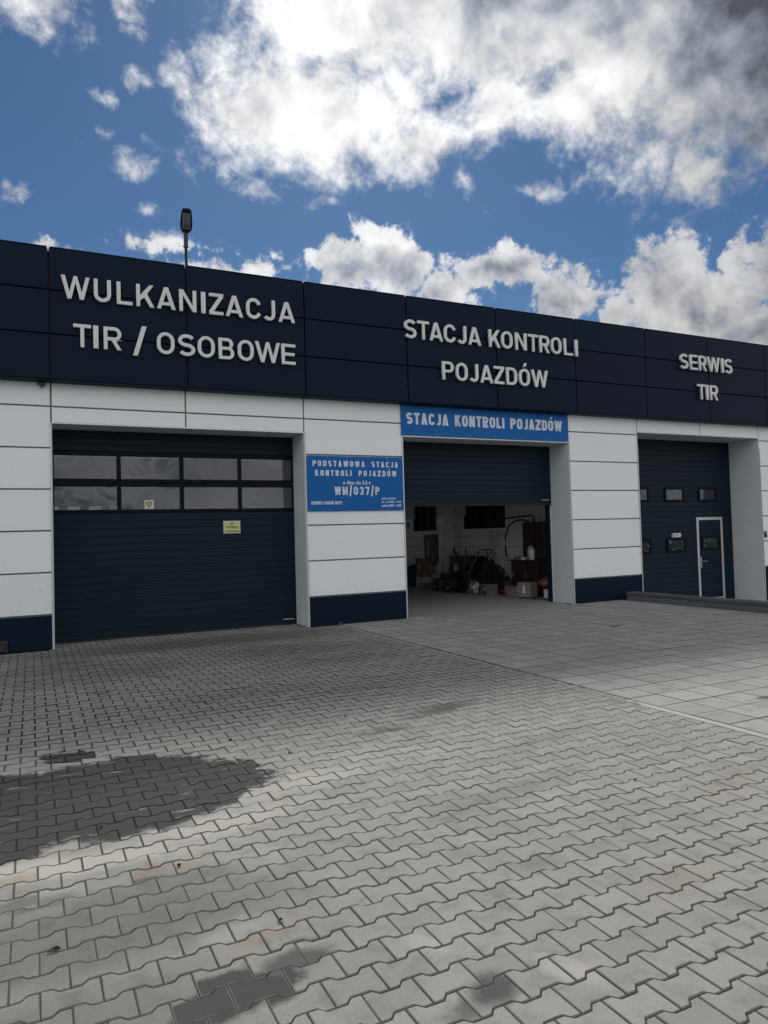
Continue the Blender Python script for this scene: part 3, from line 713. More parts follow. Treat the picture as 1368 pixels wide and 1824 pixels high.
def glyph(ch, w, h, t):
    c = []
    if ch in 'OÓ0':
        Rr = w*.5 - .001; ry = min(h*.5, Rr*1.05); c = [rrect(0, 0, w, h, Rr, ry), rrect(t, t*.95, w-t, h-t*.95, max(Rr-t, .01*h), max(ry-t, .02*h))]
        if ch == 'Ó': c.append([(w*.42, h*1.10), (w*.52, h*1.33), (w*.52+t*1.0, h*1.33), (w*.42+t*.75, h*1.10)])
    elif ch == 'U':
        rc = w/2-t/2; c = [stroke([(t/2, h), (t/2, rc+t/2)] + arc(w/2, rc+t/2, rc, rc, 180, 360, 12) + [(w-t/2, h)], t)]
    elif ch == 'C':
        rc = w/2-t/2; c = [stroke(arc(w/2, h-t/2-rc, rc, rc, 12, 180, 12) + arc(w/2, rc+t/2, rc, rc, 180, 348, 12), t)]
    elif ch == 'J':
        rc = w/2-t/2; c = [stroke([(w-t/2, h), (w-t/2, rc+t/2)] + arc(w/2, rc+t/2, rc, rc, 0, -150, 12), t)]
    elif ch == 'S':
        rx = w/2-t/2; ry = (h-t)/4
        c = [stroke(arc(w/2, h-t/2-ry, rx, ry, 28, 250, 16) + arc(w/2, t/2+ry, rx, ry, 70, -152, 16), t)]
    elif ch == '3':
        rx = w/2-t/2; ry = (h-t)/4
        c = [stroke(arc(w/2, h-t/2-ry, rx, ry, 165, -75, 14) + arc(w/2, t/2+ry, rx, ry, 75, -165, 14), t)]
    elif ch == '7': c = [[(0, h), (w, h), (w, h-t*.9), (w*.62, 0), (w*.62-t*1.05, 0), (w-t*1.2, h-t*.9), (0, h-t*.9)]]
    elif ch == 'D':
        r = w*.5; c = [[(0, 0)] + arc(w-r, r, r, r, 270, 360, 8) + arc(w-r, h-r, r, r, 0, 90, 8) + [(0, h)],
                       [(t, t*.95)] + arc(w-r, r, r-t, r-t*.95, 270, 360, 8) + arc(w-r, h-r, r-t, r-t*.95, 0, 90, 8) + [(t, h-t*.95)]]
    elif ch in 'PR':
        yb = h*.40; r = (h-yb)/2; 
        bowl = arc(w-r*.95, h-r, r*.95, r, 90, -90, 12)
        hole = [(t, yb+t*.92)] + arc(w-r*.95, h-r, r*.95-t, r-t*.92, -90, 90, 10) + [(t, h-t*.92)]
        if ch == 'P': c = [[(0, 0), (0, h)] + bowl + [(t, yb), (t, 0)], hole]
        else: c = [[(0, 0), (0, h)] + bowl + [(w*.68, yb+.01*h), (w, 0), (w-t*1.15, 0), (w*.68-t*1.12, yb), (t, yb), (t, 0)], hole]
    elif ch == 'B':
        ym = h*.53; r1 = (h-ym+t*.35)/2; r2 = (ym+t*.35)/2
        c = [[(0, 0), (0, h)] + arc(w*.94-r1, h-r1, r1, r1, 90, -45, 9) + arc(w-r2, r2, r2, r2, 50, -90, 9),
             [(t, ym+t*.35)] + arc(w*.94-r1, (h+ym)/2-t*.28, max(r1-t, .02), (h-ym)/2-t*.63, -90, 90, 8) + [(t, h-t*.92)],
             [(t, t*.92)] + arc(w-r2, (t*.92+ym-t*.5)/2, max(r2-t, .02), (ym-t*.5-t*.92)/2, -90, 90, 8) + [(t, ym-t*.5)]]
    elif ch == 'A':
        a = .56*t; bb = 1.08*t; q_ = (w/2-a)/h; bar = .17*h; bt = bar+t*.9; ya = (w/2-bb)/q_
        c = [[(0, 0), (w/2-a, h), (w/2+a, h), (w, 0), (w-bb, 0), (w-bb-bar*q_, bar), (bb+bar*q_, bar), (bb, 0)],
             [(bb+bt*q_, bt), (w-bb-bt*q_, bt), (w/2, ya)]]
    elif ch in 'NŃ':
        e = 1.1*t; y1 = h*(1-(w-t-e)/(w-e)); y2 = h*(1-t/(w-e))
        c = [[(0, 0), (0, h), (e, h), (w-t, y1), (w-t, h), (w, h), (w, 0), (w-e, 0), (t, y2), (t, 0)]]
        if ch == 'Ń': c.append([(w*.42, h*1.08), (w*.50, h*1.3), (w*.50+t, h*1.3), (w*.42+t*.8, h*1.08)])
    elif ch == 'M':
        e = 1.15*t; v = h*.35
        c = [[(0, 0), (0, h), (e, h), (w/2, v), (w-e, h), (w, h), (w, 0), (w-t*.85, 0), (w-t*.85, h*.62), (w/2+t*.4, 0), (w/2-t*.4, 0), (t*.85, h*.62), (t*.85, 0)]]
    elif ch == 'K': c = [[(0, 0), (0, h), (t, h), (t, .52*h), (w-1.3*t, h), (w-.03*h, h), (.60*w, .59*h), (w, 0), (w-1.2*t, 0), (.44*w, .41*h), (t, .27*h), (t, 0)]]
    elif ch == 'L': c = [[(0, 0), (0, h), (t, h), (t, t*.92), (w, t*.92), (w, 0)]]
    elif ch == 'I': c = [[(0, 0), (0, h), (w, h), (w, 0)]]
    elif ch == 'T': c = [[(w/2-t/2, 0), (w/2-t/2, h-t*.92), (0, h-t*.92), (0, h), (w, h), (w, h-t*.92), (w/2+t/2, h-t*.92), (w/2+t/2, 0)]]
    elif ch == 'E': c = [[(0, 0), (0, h), (w, h), (w, h-t*.92), (t, h-t*.92), (t, h*.5+t*.46), (w*.94, h*.5+t*.46), (w*.94, h*.5-t*.46), (t, h*.5-t*.46), (t, t*.92), (w, t*.92), (w, 0)]]
    elif ch == 'Z': c = [[(0, 0), (0, t), (w-1.3*t, h-t*.92), (0, h-t*.92), (0, h), (w, h), (w, h-t), (1.3*t, t*.92), (w, t*.92), (w, 0)]]
    elif ch == '/': c = [[(0, -.17*h), (w-t, h*1.17), (w, h*1.17), (t, -.17*h)]]
    elif ch == 'W':
        e = 1.0*t; x1, x2 = .285*w, .715*w; f_ = .42*t
        s_ = (w/2-f_-e)/((x1+.5*t-e)-(x1-.5*t-w/2+f_)); v = h*(1-s_)
        s2 = f_/(w/2+f_-x1-.5*t); v2 = h*(1-s2)
        c = [[(0, h), (e, h), (x1, v), (w/2-f_, h), (w/2+f_, h), (x2, v), (w-e, h), (w, h), (x2+.5*t, 0), (x2-.5*t, 0), (w/2, v2), (x1+.5*t, 0), (x1-.5*t, 0)]]
    return c
def curve_mesh(name, conts, depth, bev=0):
    """2-D contours (x, z) to a solid standing in the XZ plane; front face at y = -depth"""
    cu = bpy.data.curves.new(name, 'CURVE'); cu.dimensions = '2D'; cu.fill_mode = 'BOTH'; cu.extrude = depth/2; cu.bevel_depth = bev; cu.bevel_resolution = 0
    cu.offset = -bev*1.4
    for ct in conts:
        sp = cu.splines.new('POLY'); sp.points.add(len(ct)-1); sp.use_cyclic_u = True
        for i, (x, y) in enumerate(ct): sp.points[i].co = (x, y, 0, 1)
    o = bpy.data.objects.new('tmp', cu); COL.objects.link(o)
    dg = bpy.context.evaluated_depsgraph_get(); me = bpy.data.meshes.new_from_object(o.evaluated_get(dg))
    bpy.data.objects.remove(o); bpy.data.curves.remove(cu)
    me.transform(Matrix.Rotation(pi/2, 4, 'X')); me.transform(Matrix.Translation((0, -depth/2-bev, 0)))
    me.name = name
    return me
LH, LT, LD = .356, .058, .048
def letters(sign, row, z):
    for ch, x0, w in row:
        X0 = x0*1.0035; w_ = w
        me = curve_mesh('letter', glyph(ch, w_, LH, LT if ch != '/' else .075), LD, .003)
        me.materials.append(M_LETTER); link('letter', me, sign, (X0 - sign.location.x, 0, z - sign.location.z))
YL = -FE - .018
s1 = thing('letter_sign', 'large silver letters WULKANIZACJA TIR / OSOBOWE on the navy fascia over the closed left bay', 'sign', (.44, YL, 4.5))
letters(s1, [('W', .44, .405), ('U', .90, .25), ('L', 1.23, .235), ('K', 1.52, .275), ('A', 1.83, .295), ('N', 2.18, .275), ('I', 2.53, .072), ('Z', 2.66, .235), ('A', 2.93, .295), ('C', 3.28, .255), ('J', 3.57, .215), ('A', 3.84, .30)], 5.305)
letters(s1, [('T', .60, .255), ('I', .882, .075), ('R', 1.03, .262), ('/', 1.455, .215), ('O', 1.82, .275), ('S', 2.15, .272), ('O', 2.46, .28), ('B', 2.80, .262), ('O', 3.12, .275), ('W', 3.42, .435), ('E', 3.88, .252)], 4.575)
s2 = thing('letter_sign', 'silver letters STACJA KONTROLI POJAZDÓW on the navy fascia over the open bay', 'sign', (6.28, YL, 4.5))
letters(s2, [('S', 6.28, .26), ('T', 6.565, .25), ('A', 6.82, .295), ('C', 7.145, .262), ('J', 7.435, .215), ('A', 7.69, .30), ('K', 8.18, .27), ('O', 8.48, .27), ('N', 8.82, .28), ('T', 9.14, .255), ('R', 9.43, .255), ('O', 9.73, .27), ('L', 10.07, .235), ('I', 10.37, .072)], 5.265)
letters(s2, [('P', 7.08, .258), ('O', 7.385, .268), ('J', 7.685, .215), ('A', 7.945, .30), ('Z', 8.275, .24), ('D', 8.57, .262), ('Ó', 8.885, .268), ('W', 9.195, .42)], 4.535)
s3 = thing('letter_sign', 'silver letters SERWIS TIR on the navy fascia above the bay with the wicket door', 'sign', (13.48, YL, 4.5))
letters(s3, [('S', 13.48, .262), ('E', 13.80, .25), ('R', 14.10, .25), ('W', 14.385, .42), ('I', 14.865, .075), ('S', 14.98, .262)], 5.245)
letters(s3, [('T', 14.02, .25), ('I', 14.30, .075), ('R', 14.435, .265)], 4.565)

def print_line(txt, x0, x1, z0, z1, wr=.60, tr=.225, gap=.13, space=.40):
    """condensed bold capitals filling x0..x1"""
    h_ = z1-z0; ws = []
    for ch in txt: ws.append({' ': space, 'I': tr, 'W': wr*1.45, 'M': wr*1.2, '/': .42, 'L': wr*.82, 'E': wr*.8, 'T': wr*.92, 'J': wr*.8}.get(ch, wr))
    tot = sum(ws) + gap*(len(txt)-1); kx = (x1-x0)/(tot*h_)
    out = [[]]; x = x0
    for ch, w in zip(txt, ws):
        if ch == ' ': out.append([])
        else:
            for ct in glyph(ch, w*h_*kx, h_, tr*h_*min(kx, 1.05)):
                out[-1].append([(x+a, z0+c) for a, c in ct])
        x += (w+gap)*h_*kx
    return out
def small_text(txt, x0, x1, z0, z1, depth=.0015, bold=.012):
    cu = bpy.data.curves.new('t', 'FONT'); cu.body = txt; cu.extrude = depth/2; cu.offset = bold; cu.resolution_u = 3
    o = bpy.data.objects.new('tmp', cu); COL.objects.link(o)
    dg = bpy.context.evaluated_depsgraph_get(); me = bpy.data.meshes.new_from_object(o.evaluated_get(dg)); bpy.data.objects.remove(o)
    if not me.vertices: return me
    xs_ = [v.co.x for v in me.vertices]; ys_ = [v.co.y for v in me.vertices]
    sx_ = (x1-x0)/(max(xs_)-min(xs_)); sy_ = (z1-z0)/(max(ys_)-min(ys_)); mx_, my_ = min(xs_), min(ys_)
    for v in me.vertices: v.co = Vector((x0+(v.co.x-mx_)*sx_, v.co.z-depth/2, z0+(v.co.y-my_)*sy_))
    return me
def join_meshes(name, meshes, m_, parent, loc):
    bm = bmesh.new()
    for me in meshes: bm.from_mesh(me)
    me = bpy.data.meshes.new(name); bm.to_mesh(me); bm.free(); me.materials.clear(); me.materials.append(m_)
    for p in me.polygons: p.material_index = 0
    o = link(name, me, parent, loc); o['kind'] = 'stuff'; return o
# long blue banner board over bay two: three sheets
YB = -.034
bn = thing('sign_board', 'long blue sign board reading STACJA KONTROLI POJAZDÓW above the half open bay', 'sign', (0, YB, 0))
xa, xb, za, zb_ = 6.32, 10.37, 3.475, 4.052
cuts = [xa, 7.83, 9.12, xb]
for a, c in zip(cuts, cuts[1:]):
    q = MB(); q.box(a+.0012, c-.0012, 0, .018, za, zb_, .002); q.done('board', M_BLUE, bn)
for ct in print_line('STACJA KONTROLI POJAZDÓW', 6.43, 10.19, 3.69, 3.912):
    me = curve_mesh('word', ct, .004); me.materials.append(M_PRINT); link('word', me, bn, (0, -.0008, 0))
for x in (6.36, 7.1, 7.79, 7.87, 8.45, 9.08, 9.16, 9.75, 10.33):
    for z in (za+.03, zb_-.03):
        q = MB(); q.box(x-.006, x+.006, -.004, -.0005, z-.006, z+.006); q.done('screw', M_PRINT, bn)
bs = thing('sign_board', 'blue information board with white text PODSTAWOWA STACJA KONTROLI POJAZDÓW on the white pier', 'sign', (0, YB, 0))
q = MB(); q.box(4.40, 6.325, 0, .018, 2.045, 3.042, .002); q.done('board', M_BLUE, bs)
for ct in (print_line('PODSTAWOWA STACJA', 4.51, 6.22, 2.85, 2.955, wr=.55, gap=.30, space=.6) + print_line('KONTROLI POJAZDÓW', 4.555, 6.185, 2.68, 2.785, wr=.55, gap=.30, space=.6) +
   print_line('WM/037/P', 4.92, 5.82, 2.335, 2.485, wr=.62, gap=.22) + print_line('ZAKRES BADAŃ ARTE', 4.465, 5.06, 2.165, 2.222, wr=.55, gap=.10, space=.25)):
    me = curve_mesh('word', ct, .003); me.materials.append(M_PRINT); link('word', me, bs, (0, -.0008, 0))
for me in (small_text('o dmc do 3,5 t', 5.085, 5.64, 2.515, 2.595, bold=.03), small_text('godz. otwarcia', 5.865, 6.15, 2.238, 2.292, bold=.03),
    small_text('pn. - pt. 08:00 - 17:00', 5.862, 6.265, 2.175, 2.224, bold=.03), small_text('sobota 08:00 - 14:00', 5.862, 6.265, 2.112, 2.160, bold=.03)):
    join_meshes('text_line', [me], M_PRINT, bs, (0, -.0008, 0))
for x in (4.43, 4.8, 5.2, 5.6, 6.0, 6.29):
    for z in (2.065, 3.022):
        q = MB(); q.box(x-.005, x+.005, -.004, -.0005, z-.005, z+.005); q.done('screw', M_PRINT, bs)
nt1 = thing('notice', 'small yellow notice DO WYNAJĘCIA stuck on the closed left door', 'notice', (0, YD-.006, 0))
q = MB(); q.box(3.045, 3.345, 0, .004, 1.695, 1.915, .001); q.done('notice_plate', M_PAPER, nt1)
q = MB(); q.box(3.055, 3.335, -.0016, -.0003, 1.705, 1.905); q.done('yellow_face', M_YEL, nt1)
for me in (small_text('DO', 3.160, 3.230, 1.850, 1.888, bold=.03), small_text('WYNAJĘCIA', 3.085, 3.310, 1.778, 1.828, bold=.02), small_text('tel. 663 000 600', 3.072, 3.322, 1.716, 1.745, bold=.02)):
    join_meshes('text_line', [me], M_INK, nt1, (0, -.002, 0))
em = thing('sticker', 'white sticker with a gold shield emblem in the lower second window', 'sticker', (0, YD+.010, 0))
q = MB(); q.box(1.72, 1.868, 0, .003, 2.138, 2.292); q.done('sticker_sheet', M_PAPER, em)
cxs, czs = 1.794, 2.218
sh = lambda k, dz=0: [(cxs+k*x, czs+dz+k*z) for x, z in ((-.052, .042), (-.03, .05), (0, .058), (.03, .05), (.052, .042), (.048, 0), (.03, -.035), (0, -.058), (-.03, -.035), (-.048, 0))]
q = MB(); q.prism(sh(1), 'y', -.0012, -.0003); q.done('shield_outline', M_BLACK, em)
q = MB(); q.prism(sh(.84), 'y', -.0024, -.0014); q.done('shield_field', M_GOLD, em)
q = MB()
for i in range(5): q.box(1.735+i*.025, 1.753+i*.025, -.0012, -.0003, 2.144, 2.151)
q.done('caption_bars', M_INK, em)
pl = thing('plaque', 'small white plaque with a black pictogram over the lower window of the right door', 'plaque', (0, YD3-.006, 0))
q = MB(); q.box(14.315, 14.63, 0, .004, 1.322, 1.425, .001); q.done('plaque_sheet', M_PAPER, pl)
q = MB(); q.box(14.328, 14.395, -.0015, -.0004, 1.338, 1.41); q.done('pictogram_field', M_INK, pl)
q = MB(); q.prism([(14.34, 1.352), (14.35, 1.385), (14.37, 1.398), (14.383, 1.38), (14.37, 1.365), (14.382, 1.348)], 'y', -.0028, -.0017); q.done('pictogram', M_PAPER, pl)
q = MB()
for i, w in enumerate((.03, .022, .028, .02)): q.box(14.425+i*.04, 14.425+i*.04+w, -.0015, -.0004, 1.352, 1.366)
for i, w in enumerate((.03, .03)): q.box(14.46+i*.045, 14.46+i*.045+w, -.0015, -.0004, 1.385, 1.402)
q.done('caption_bars', M_INK, pl)
# maker's plates on the two sectional doors
for nm, xx, zz, yy, lb in (('maker_plate', 4.09, .085, YD, 'tiny maker plate at the bottom right of the closed left door'), ('maker_plate', 10.09, 2.245, YD2, 'tiny maker plate at the lower right of the half open door')):
    t_ = thing(nm, lb, 'plate', (xx, yy-.004, zz)); q = MB(); q.box(0, .24, 0, .003, 0, .036); q.done('plate', M_PLINTH, t_)
    join_meshes('lettering', [small_text('HÖRMANN', .015, .225, .006, .030, bold=.02)], M_LETTER, t_, (0, -.0008, 0))

# ------------------------------------------------------------------ fittings on the facade
t_ = thing('intercom', 'small black intercom on the right white pier', 'intercom', (16.63, -.002, 1.25))
q = MB(); q.box(-.04, .04, -.035, 0, 0, .16, .012, 2); q.done('housing', M_BLACK, t_)
q = MB(); q.box(-.02, .02, -.038, -.0355, .10, .135); q.done('speaker_grille', M_STEEL, t_)
t_ = thing('motion_sensor', 'small grey motion sensor under the fascia at the left bay corner', 'sensor', (.17, -.001, 4.0))
q = MB(); q.box(-.045, .045, -.05, 0, .0, .058, .01, 2); q.tube([(0, -.03, .0), (0, -.055, -.022)], [.028, .016], 10); q.done('housing', M_KERB, t_)
q = MB(); q.box(-.07, -.046, -.02, 0, .02, .045); q.done('cable_gland', M_BLACK, t_)
t_ = thing('outlet_box', 'black round-lidded outlet box low on the navy plinth left of the closed door', 'socket', (-.42, -.013, .0))
q = MB(); q.box(-.09, .09, -.05, 0, .015, .19, .012, 2); q.done('housing', M_BLACK, t_)
q = MB(); q.tube([(0, -.05, .10), (0, -.072, .10)], [.062, .055], 14); q.done('lid', M_BLACK, t_)

# street lamp behind the parapet
lx, ly = 2.47, .50
lp = thing('street_lamp', 'black LED street lamp on a short pole rising behind the navy fascia', 'lamp', (lx, ly, 5.5))
q = MB(); q.tube([(0, 0, 0), (0, 0, 1.36)], .026, 12); q.done('pole', M_BLACK, lp, True)
q = MB(); q.tube([(0, 0, 1.18), (0, 0, 1.44)], .037, 12); q.tube([(-.055, 0, 1.20), (.055, 0, 1.20)], .008, 6); q.done('collar', M_BLACK, lp)
tilt = R(34); rotm = Matrix.Rotation(-tilt, 4, 'X'); rz = Matrix.Rotation(R(-8), 4, 'Z')
def headpts(k, n=7):
    base = [(-.105, -.04), (-.117, -.14), (-.105, -.34), (-.088, -.45), (-.06, -.485), (.06, -.485), (.088, -.45), (.105, -.34), (.117, -.14), (.105, -.04), (.06, .03), (-.06, .03)]
    cxm, cym = 0, -.23
    return [(cxm+(x-cxm)*k, cym+(y-cym)*k) for x, y in base]
q = MB(); q.prism(headpts(1), 'z', -.012, .022); q.prism(headpts(.78), 'z', .0225, .05); q.tube([(0, .0, .0), (0, .10, -.03)], [.03, .034], 10)
hd = q.done('lamp_head', M_BLACK, lp); hd.matrix_local = Matrix.Translation((.0, -.03, 1.46)) @ rz @ rotm @ Matrix.Scale(.88, 4)
q = MB(); q.box(-.075, .075, -.40, -.06, -.016, -.0125); le = q.done('led_panel', M_LED, hd)
q = MB()
for i in range(4): q.box(-.05, .05, -.10-.02*i, -.092-.02*i, -.018, -.0165)
q.done('driver_vent', M_BLACK, hd)

# low retaining wall beside the ramp
rw = thing('retaining_wall', 'low dark concrete wall with cap stones running forward beside the right bay', 'wall', (11.72, -.16, 0))
q = MB(); q.box(.02, .24, -9.8, .0, -.40, .125, .004); q.done('wall_body', M_KERB, rw)
y = .0; i = 0
while y > -9.8:
    L_ = .5; q = MB(); q.box(-.012, .262, y-L_+.004, y-.004, .128 + random.uniform(0, .002), .186 + random.uniform(-.003, .003), .008, 2); q.done('cap_stone', M_CAP, rw); y -= L_

# ------------------------------------------------------------------ things inside bay two, along the tiled wall
def carton(name, label, x, y, sx, sy, sz, rz=0, z=0, m_=M_CARD, flaps=True, cat='box', tape=True, group=None):
    t = thing(name, label, cat, (x, y, z), rotz=rz, group=group)
    q = MB(); w = .006
    q.box(-sx/2, sx/2, -sy/2, sy/2, 0, .01); q.box(-sx/2, -sx/2+w, -sy/2, sy/2, .0101, sz); q.box(sx/2-w, sx/2, -sy/2, sy/2, .0101, sz)
    q.box(-sx/2+w, sx/2-w, -sy/2, -sy/2+w, .0101, sz); q.box(-sx/2+w, sx/2-w, sy/2-w, sy/2, .0101, sz); q.done('box_body', m_, t)
    if flaps:
        for sg in (-1, 1):
            q = MB(); q.obox((sg*(sx/2+.03), 0, sz+.02), (.09, sy*.96, .004), Matrix.Rotation(sg*R(35), 3, 'Y')); q.done('flap', m_, t)
    else:
        q = MB(); q.box(-sx/2, sx/2, -sy/2, sy/2, sz+.0005, sz+.005); q.done('lid', m_, t)
    if tape:
        q = MB(); q.box(-sx/2-.0012, -sx/2-.0002, -.03, .03, sz*.25, sz*.8); q.done('shipping_label', M_PAPER, t)
    return t
def jug(label, x, y, z, s=1.0, m_=M_JUG):
    t = thing('canister', label, 'canister', (x, y, z))
    q = MB(); pr = [(-.09, 0), (.09, 0), (.095, .02), (.095, .22), (.07, .27), (.03, .29), (-.06, .29), (-.095, .24), (-.095, .02)]
    q.prism([(a*s, c*s) for a, c in pr], 'x', -.06*s, .06*s); bmesh.ops.bevel(q.bm, geom=list(q.bm.edges), offset=.012*s, segments=2, affect='EDGES'); q.done('canister_body', m_, t, True)
    q = MB(); q.tube([(0, .05*s, .29*s), (0, .05*s, .33*s)], .022*s, 10); q.done('cap', M_PAPER, t)
    q = MB(); q.tube([(0, -.07*s, .28*s), (0, -.05*s, .325*s), (0, .0, .33*s), (0, .02*s, .295*s)], .011*s, 6); q.done('grip', m_, t)
    return t
# black sacks at the far left
t = thing('sack', 'slumped black sack leaning by the left edge of the open bay', 'sack', (10.45, 7.25, 0))
q = MB(); q.lump((0, 0, .27), (.22, .25, .34), 3, .35); q.done('sack_body', M_BAG, t, False)
q = MB(); q.lump((.02, .03, .60), (.07, .07, .09), 8, .4); q.done('sack_neck', M_BAG, t)
carton('white_crate', 'white polystyrene box on the floor under the brown carton', 10.45, 6.62, .34, .38, .30, 0, 0, M_JUG, False)
carton('cardboard_box', 'small grey carton lying low in front of the white box', 10.28, 6.25, .26, .24, .15, .2, 0, M_CARDP, False)
carton('cardboard_box', 'brown open carton standing on the white polystyrene box', 10.50, 6.72, .30, .40, .52, .05, .305, M_CARD, True)
carton('tall_carton', 'tall printed carton leaning beside the pilaster above the other boxes', 10.98, 6.98, .30, .55, .88, -.05, .68, M_CARDP, False, tape=True)
t = thing('storage_shelf', 'dark steel shelf carrying the tall printed carton', 'shelf', (10.98, 6.98, 0))
q = MB(); q.box(-.17, .17, -.30, .30, .64, .675)
for a in (-.16, .14):
    for c in (-.29, .27): q.box(a, a+.02, c, c+.02, 0, .64)
q.done('shelf_frame', M_BLACK, t)
carton('foam_block', 'stack of white foam blocks in front of the pilaster', 10.62, 5.93, .30, .42, .40, 0, 0, M_JUG, False, tape=False)
jug('round white canister on the foam blocks by the pilaster', 10.62, 6.0, .41, 1.0)
jug('white canister with a dark cap beside the mower handles', 10.70, 5.25, .45, .8)
t = thing('stool', 'low dark stool holding the small white canister', 'stool', (10.70, 5.25, 0))
q = MB(); q.box(-.15, .15, -.15, .15, .41, .447, .01)
for a in (-.13, .11):
    for c in (-.13, .11): q.box(a, a+.02, c, c+.02, 0, .409)
q.done('stool_frame', M_BLACK, t)
# wheeled machine (petrol power unit) in front
t = thing('power_unit', 'dark wheeled engine unit standing on the workshop floor', 'machine', (10.15, 4.75, 0))
q = MB(); q.box(-.22, .22, -.45, .45, .12, .36, .03, 2); q.box(-.16, .16, -.2, .22, .36, .50, .03, 2); q.done('engine_block', M_DRK, t)
for a in (-.24, .20):
    for c in (-.34, .34):
        q = MB(); q.tube([(a, c, .13), (a+.06, c, .13)], .13, 16); w = q.done('wheel', M_RUBBER, t)
        q = MB(); q.tube([(a-.004, c, .13), (a+.064, c, .13)], .05, 10); q.done('hub', M_STEEL, w)
q = MB()
for i in range(4): q.box(-.231, -.221, -.06+.0, .08, .16+i*.04, .175+i*.04)
q.done('cooling_slots', M_STEEL, t)
q = MB(); q.tube([(-.1, .45, .36), (-.12, .62, .42), (-.1, .72, .36), (-.08, .78, .2)], .011, 6); q.done('hose', M_STEEL, t)
q = MB(); q.tube([(0, -.1, .5), (0, -.1, .62)], .04, 10); q.done('exhaust', M_BLACK, t)
# work table with drawer and hooks
t = thing('work_table', 'narrow work table with a reddish brown drawer front by the wall', 'table', (10.95, 5.05, 0))
q = MB(); q.box(-.2, .2, -.62, .62, .90, .935, .004); q.done('table_top', M_BLACK, t)
q = MB(); q.box(-.21, .18, -.50, .55, .72, .898, .004); q.done('drawer', M_BROWN, t)
for a in (-.18, .14):
    for c in (-.6, .56):
        q = MB(); q.box(a, a+.04, c, c+.04, 0, .90); q.done('leg', M_BLACK, t)
for c in (.42, -.15):
    q = MB(); q.tube([(-.1, c, .93), (-.1, c+.02, 1.08), (-.1, c+.06, 1.14), (-.1, c+.11, 1.10), (-.1, c+.11, 1.0)] if c > 0 else [(-.1, c, .93), (-.1, c+.01, 1.06), (-.1, c+.01, 1.13)], .022, 8); q.done('clamp', M_BLACK, t)
# lawn mower: deck, engine, tubular handle
t = thing('lawn_mower', 'lawn mower with a black curved handlebar and steel handle tubes', 'lawn mower', (10.62, 4.05, 0))
q = MB(); q.box(-.25, .25, -.34, .30, .10, .26, .04, 2); q.done('deck', M_DRK, t)
q = MB(); q.lathe([(.13, .26), (.15, .30), (.15, .40), (.09, .46)], (0, -.03, 0), 14); q.done('engine', M_BLACK, t)
for a in (-.29, .25):
    for c in (-.27, .24):
        q = MB(); q.tube([(a, c, .10), (a+.045, c, .10)], .10, 14); q.done('wheel', M_RUBBER, t)
for a in (-.2, .2):
    q = MB(); q.tube([(a, .28, .24), (a, -.05, .66), (a, -.36, 1.02)], .011, 8); q.done('handle_tube', M_STEEL, t)
q = MB(); q.tube([(-.2, -.36, 1.02), (-.2, -.46, 1.10), (-.17, -.50, 1.135), (.17, -.50, 1.135), (.2, -.46, 1.10), (.2, -.36, 1.02)], .015, 8); q.tube([(-.2, -.40, 1.04), (0, -.50, 1.05), (.2, -.40, 1.04)], .007, 6); q.tube([(-.2, -.05, .66), (.2, -.05, .66)], .011, 8); q.done('handlebar', M_BLACK, t)
q = MB(); q.lump((0, .42, .42), (.2, .26, .24), 12, .2); q.done('grass_bag', M_BAG, t)
# planks and odd parts leaning
for (x, y, h_, w, lean, m_, lb) in ((10.28, 3.96, .40, .10, .16, M_CARDP, 'short pale board leaning on the engine unit'), (10.35, 4.12, .42, .16, .22, M_BROWN, 'brown board wedged between engine unit and mower')):
    t = thing('board', lb, 'board', (x, y, .0)); q = MB(); q.obox((0, 0, h_/2+.005), (.02, w, h_), Matrix.Rotation(lean, 3, 'Y'), .002); q.done('plank', m_, t)
t = thing('plastic_bag', 'crumpled white plastic bag beside the mower wheel', 'bag', (10.30, 3.62, 0)); q = MB(); q.lump((0, 0, .13), (.09, .10, .15), 21, .5); q.done('bag_body', M_PAPER, t)
# bin bag
t = thing('bin_bag', 'full black bin bag under the papers on the wall', 'bag', (10.88, 3.55, 0)); q = MB(); q.lump((0, 0, .34), (.27, .40, .42), 31, .3, 3); q.done('bag_body', M_BAG, t, False)
q = MB(); q.lump((-.02, .12, .80), (.06, .07, .09), 33, .4); q.done('bag_knot', M_BAG, t)
carton('cardboard_box', 'open tilted carton in front of the black bin bag', 10.48, 3.40, .24, .26, .22, .5, 0, M_CARD, True)
carton('clear_box', 'small foil wrapped box beside the tilted carton', 10.22, 2.82, .20, .22, .28, .2, 0, M_CHROME, False, tape=False)
t = thing('cloth', 'dark red cloth heaped beside the cabinet foot', 'cloth', (10.68, 2.72, 0)); q = MB(); q.lump((0, 0, .08), (.18, .26, .12), 41, .5); q.done('cloth_heap', M_REDBAG, t)
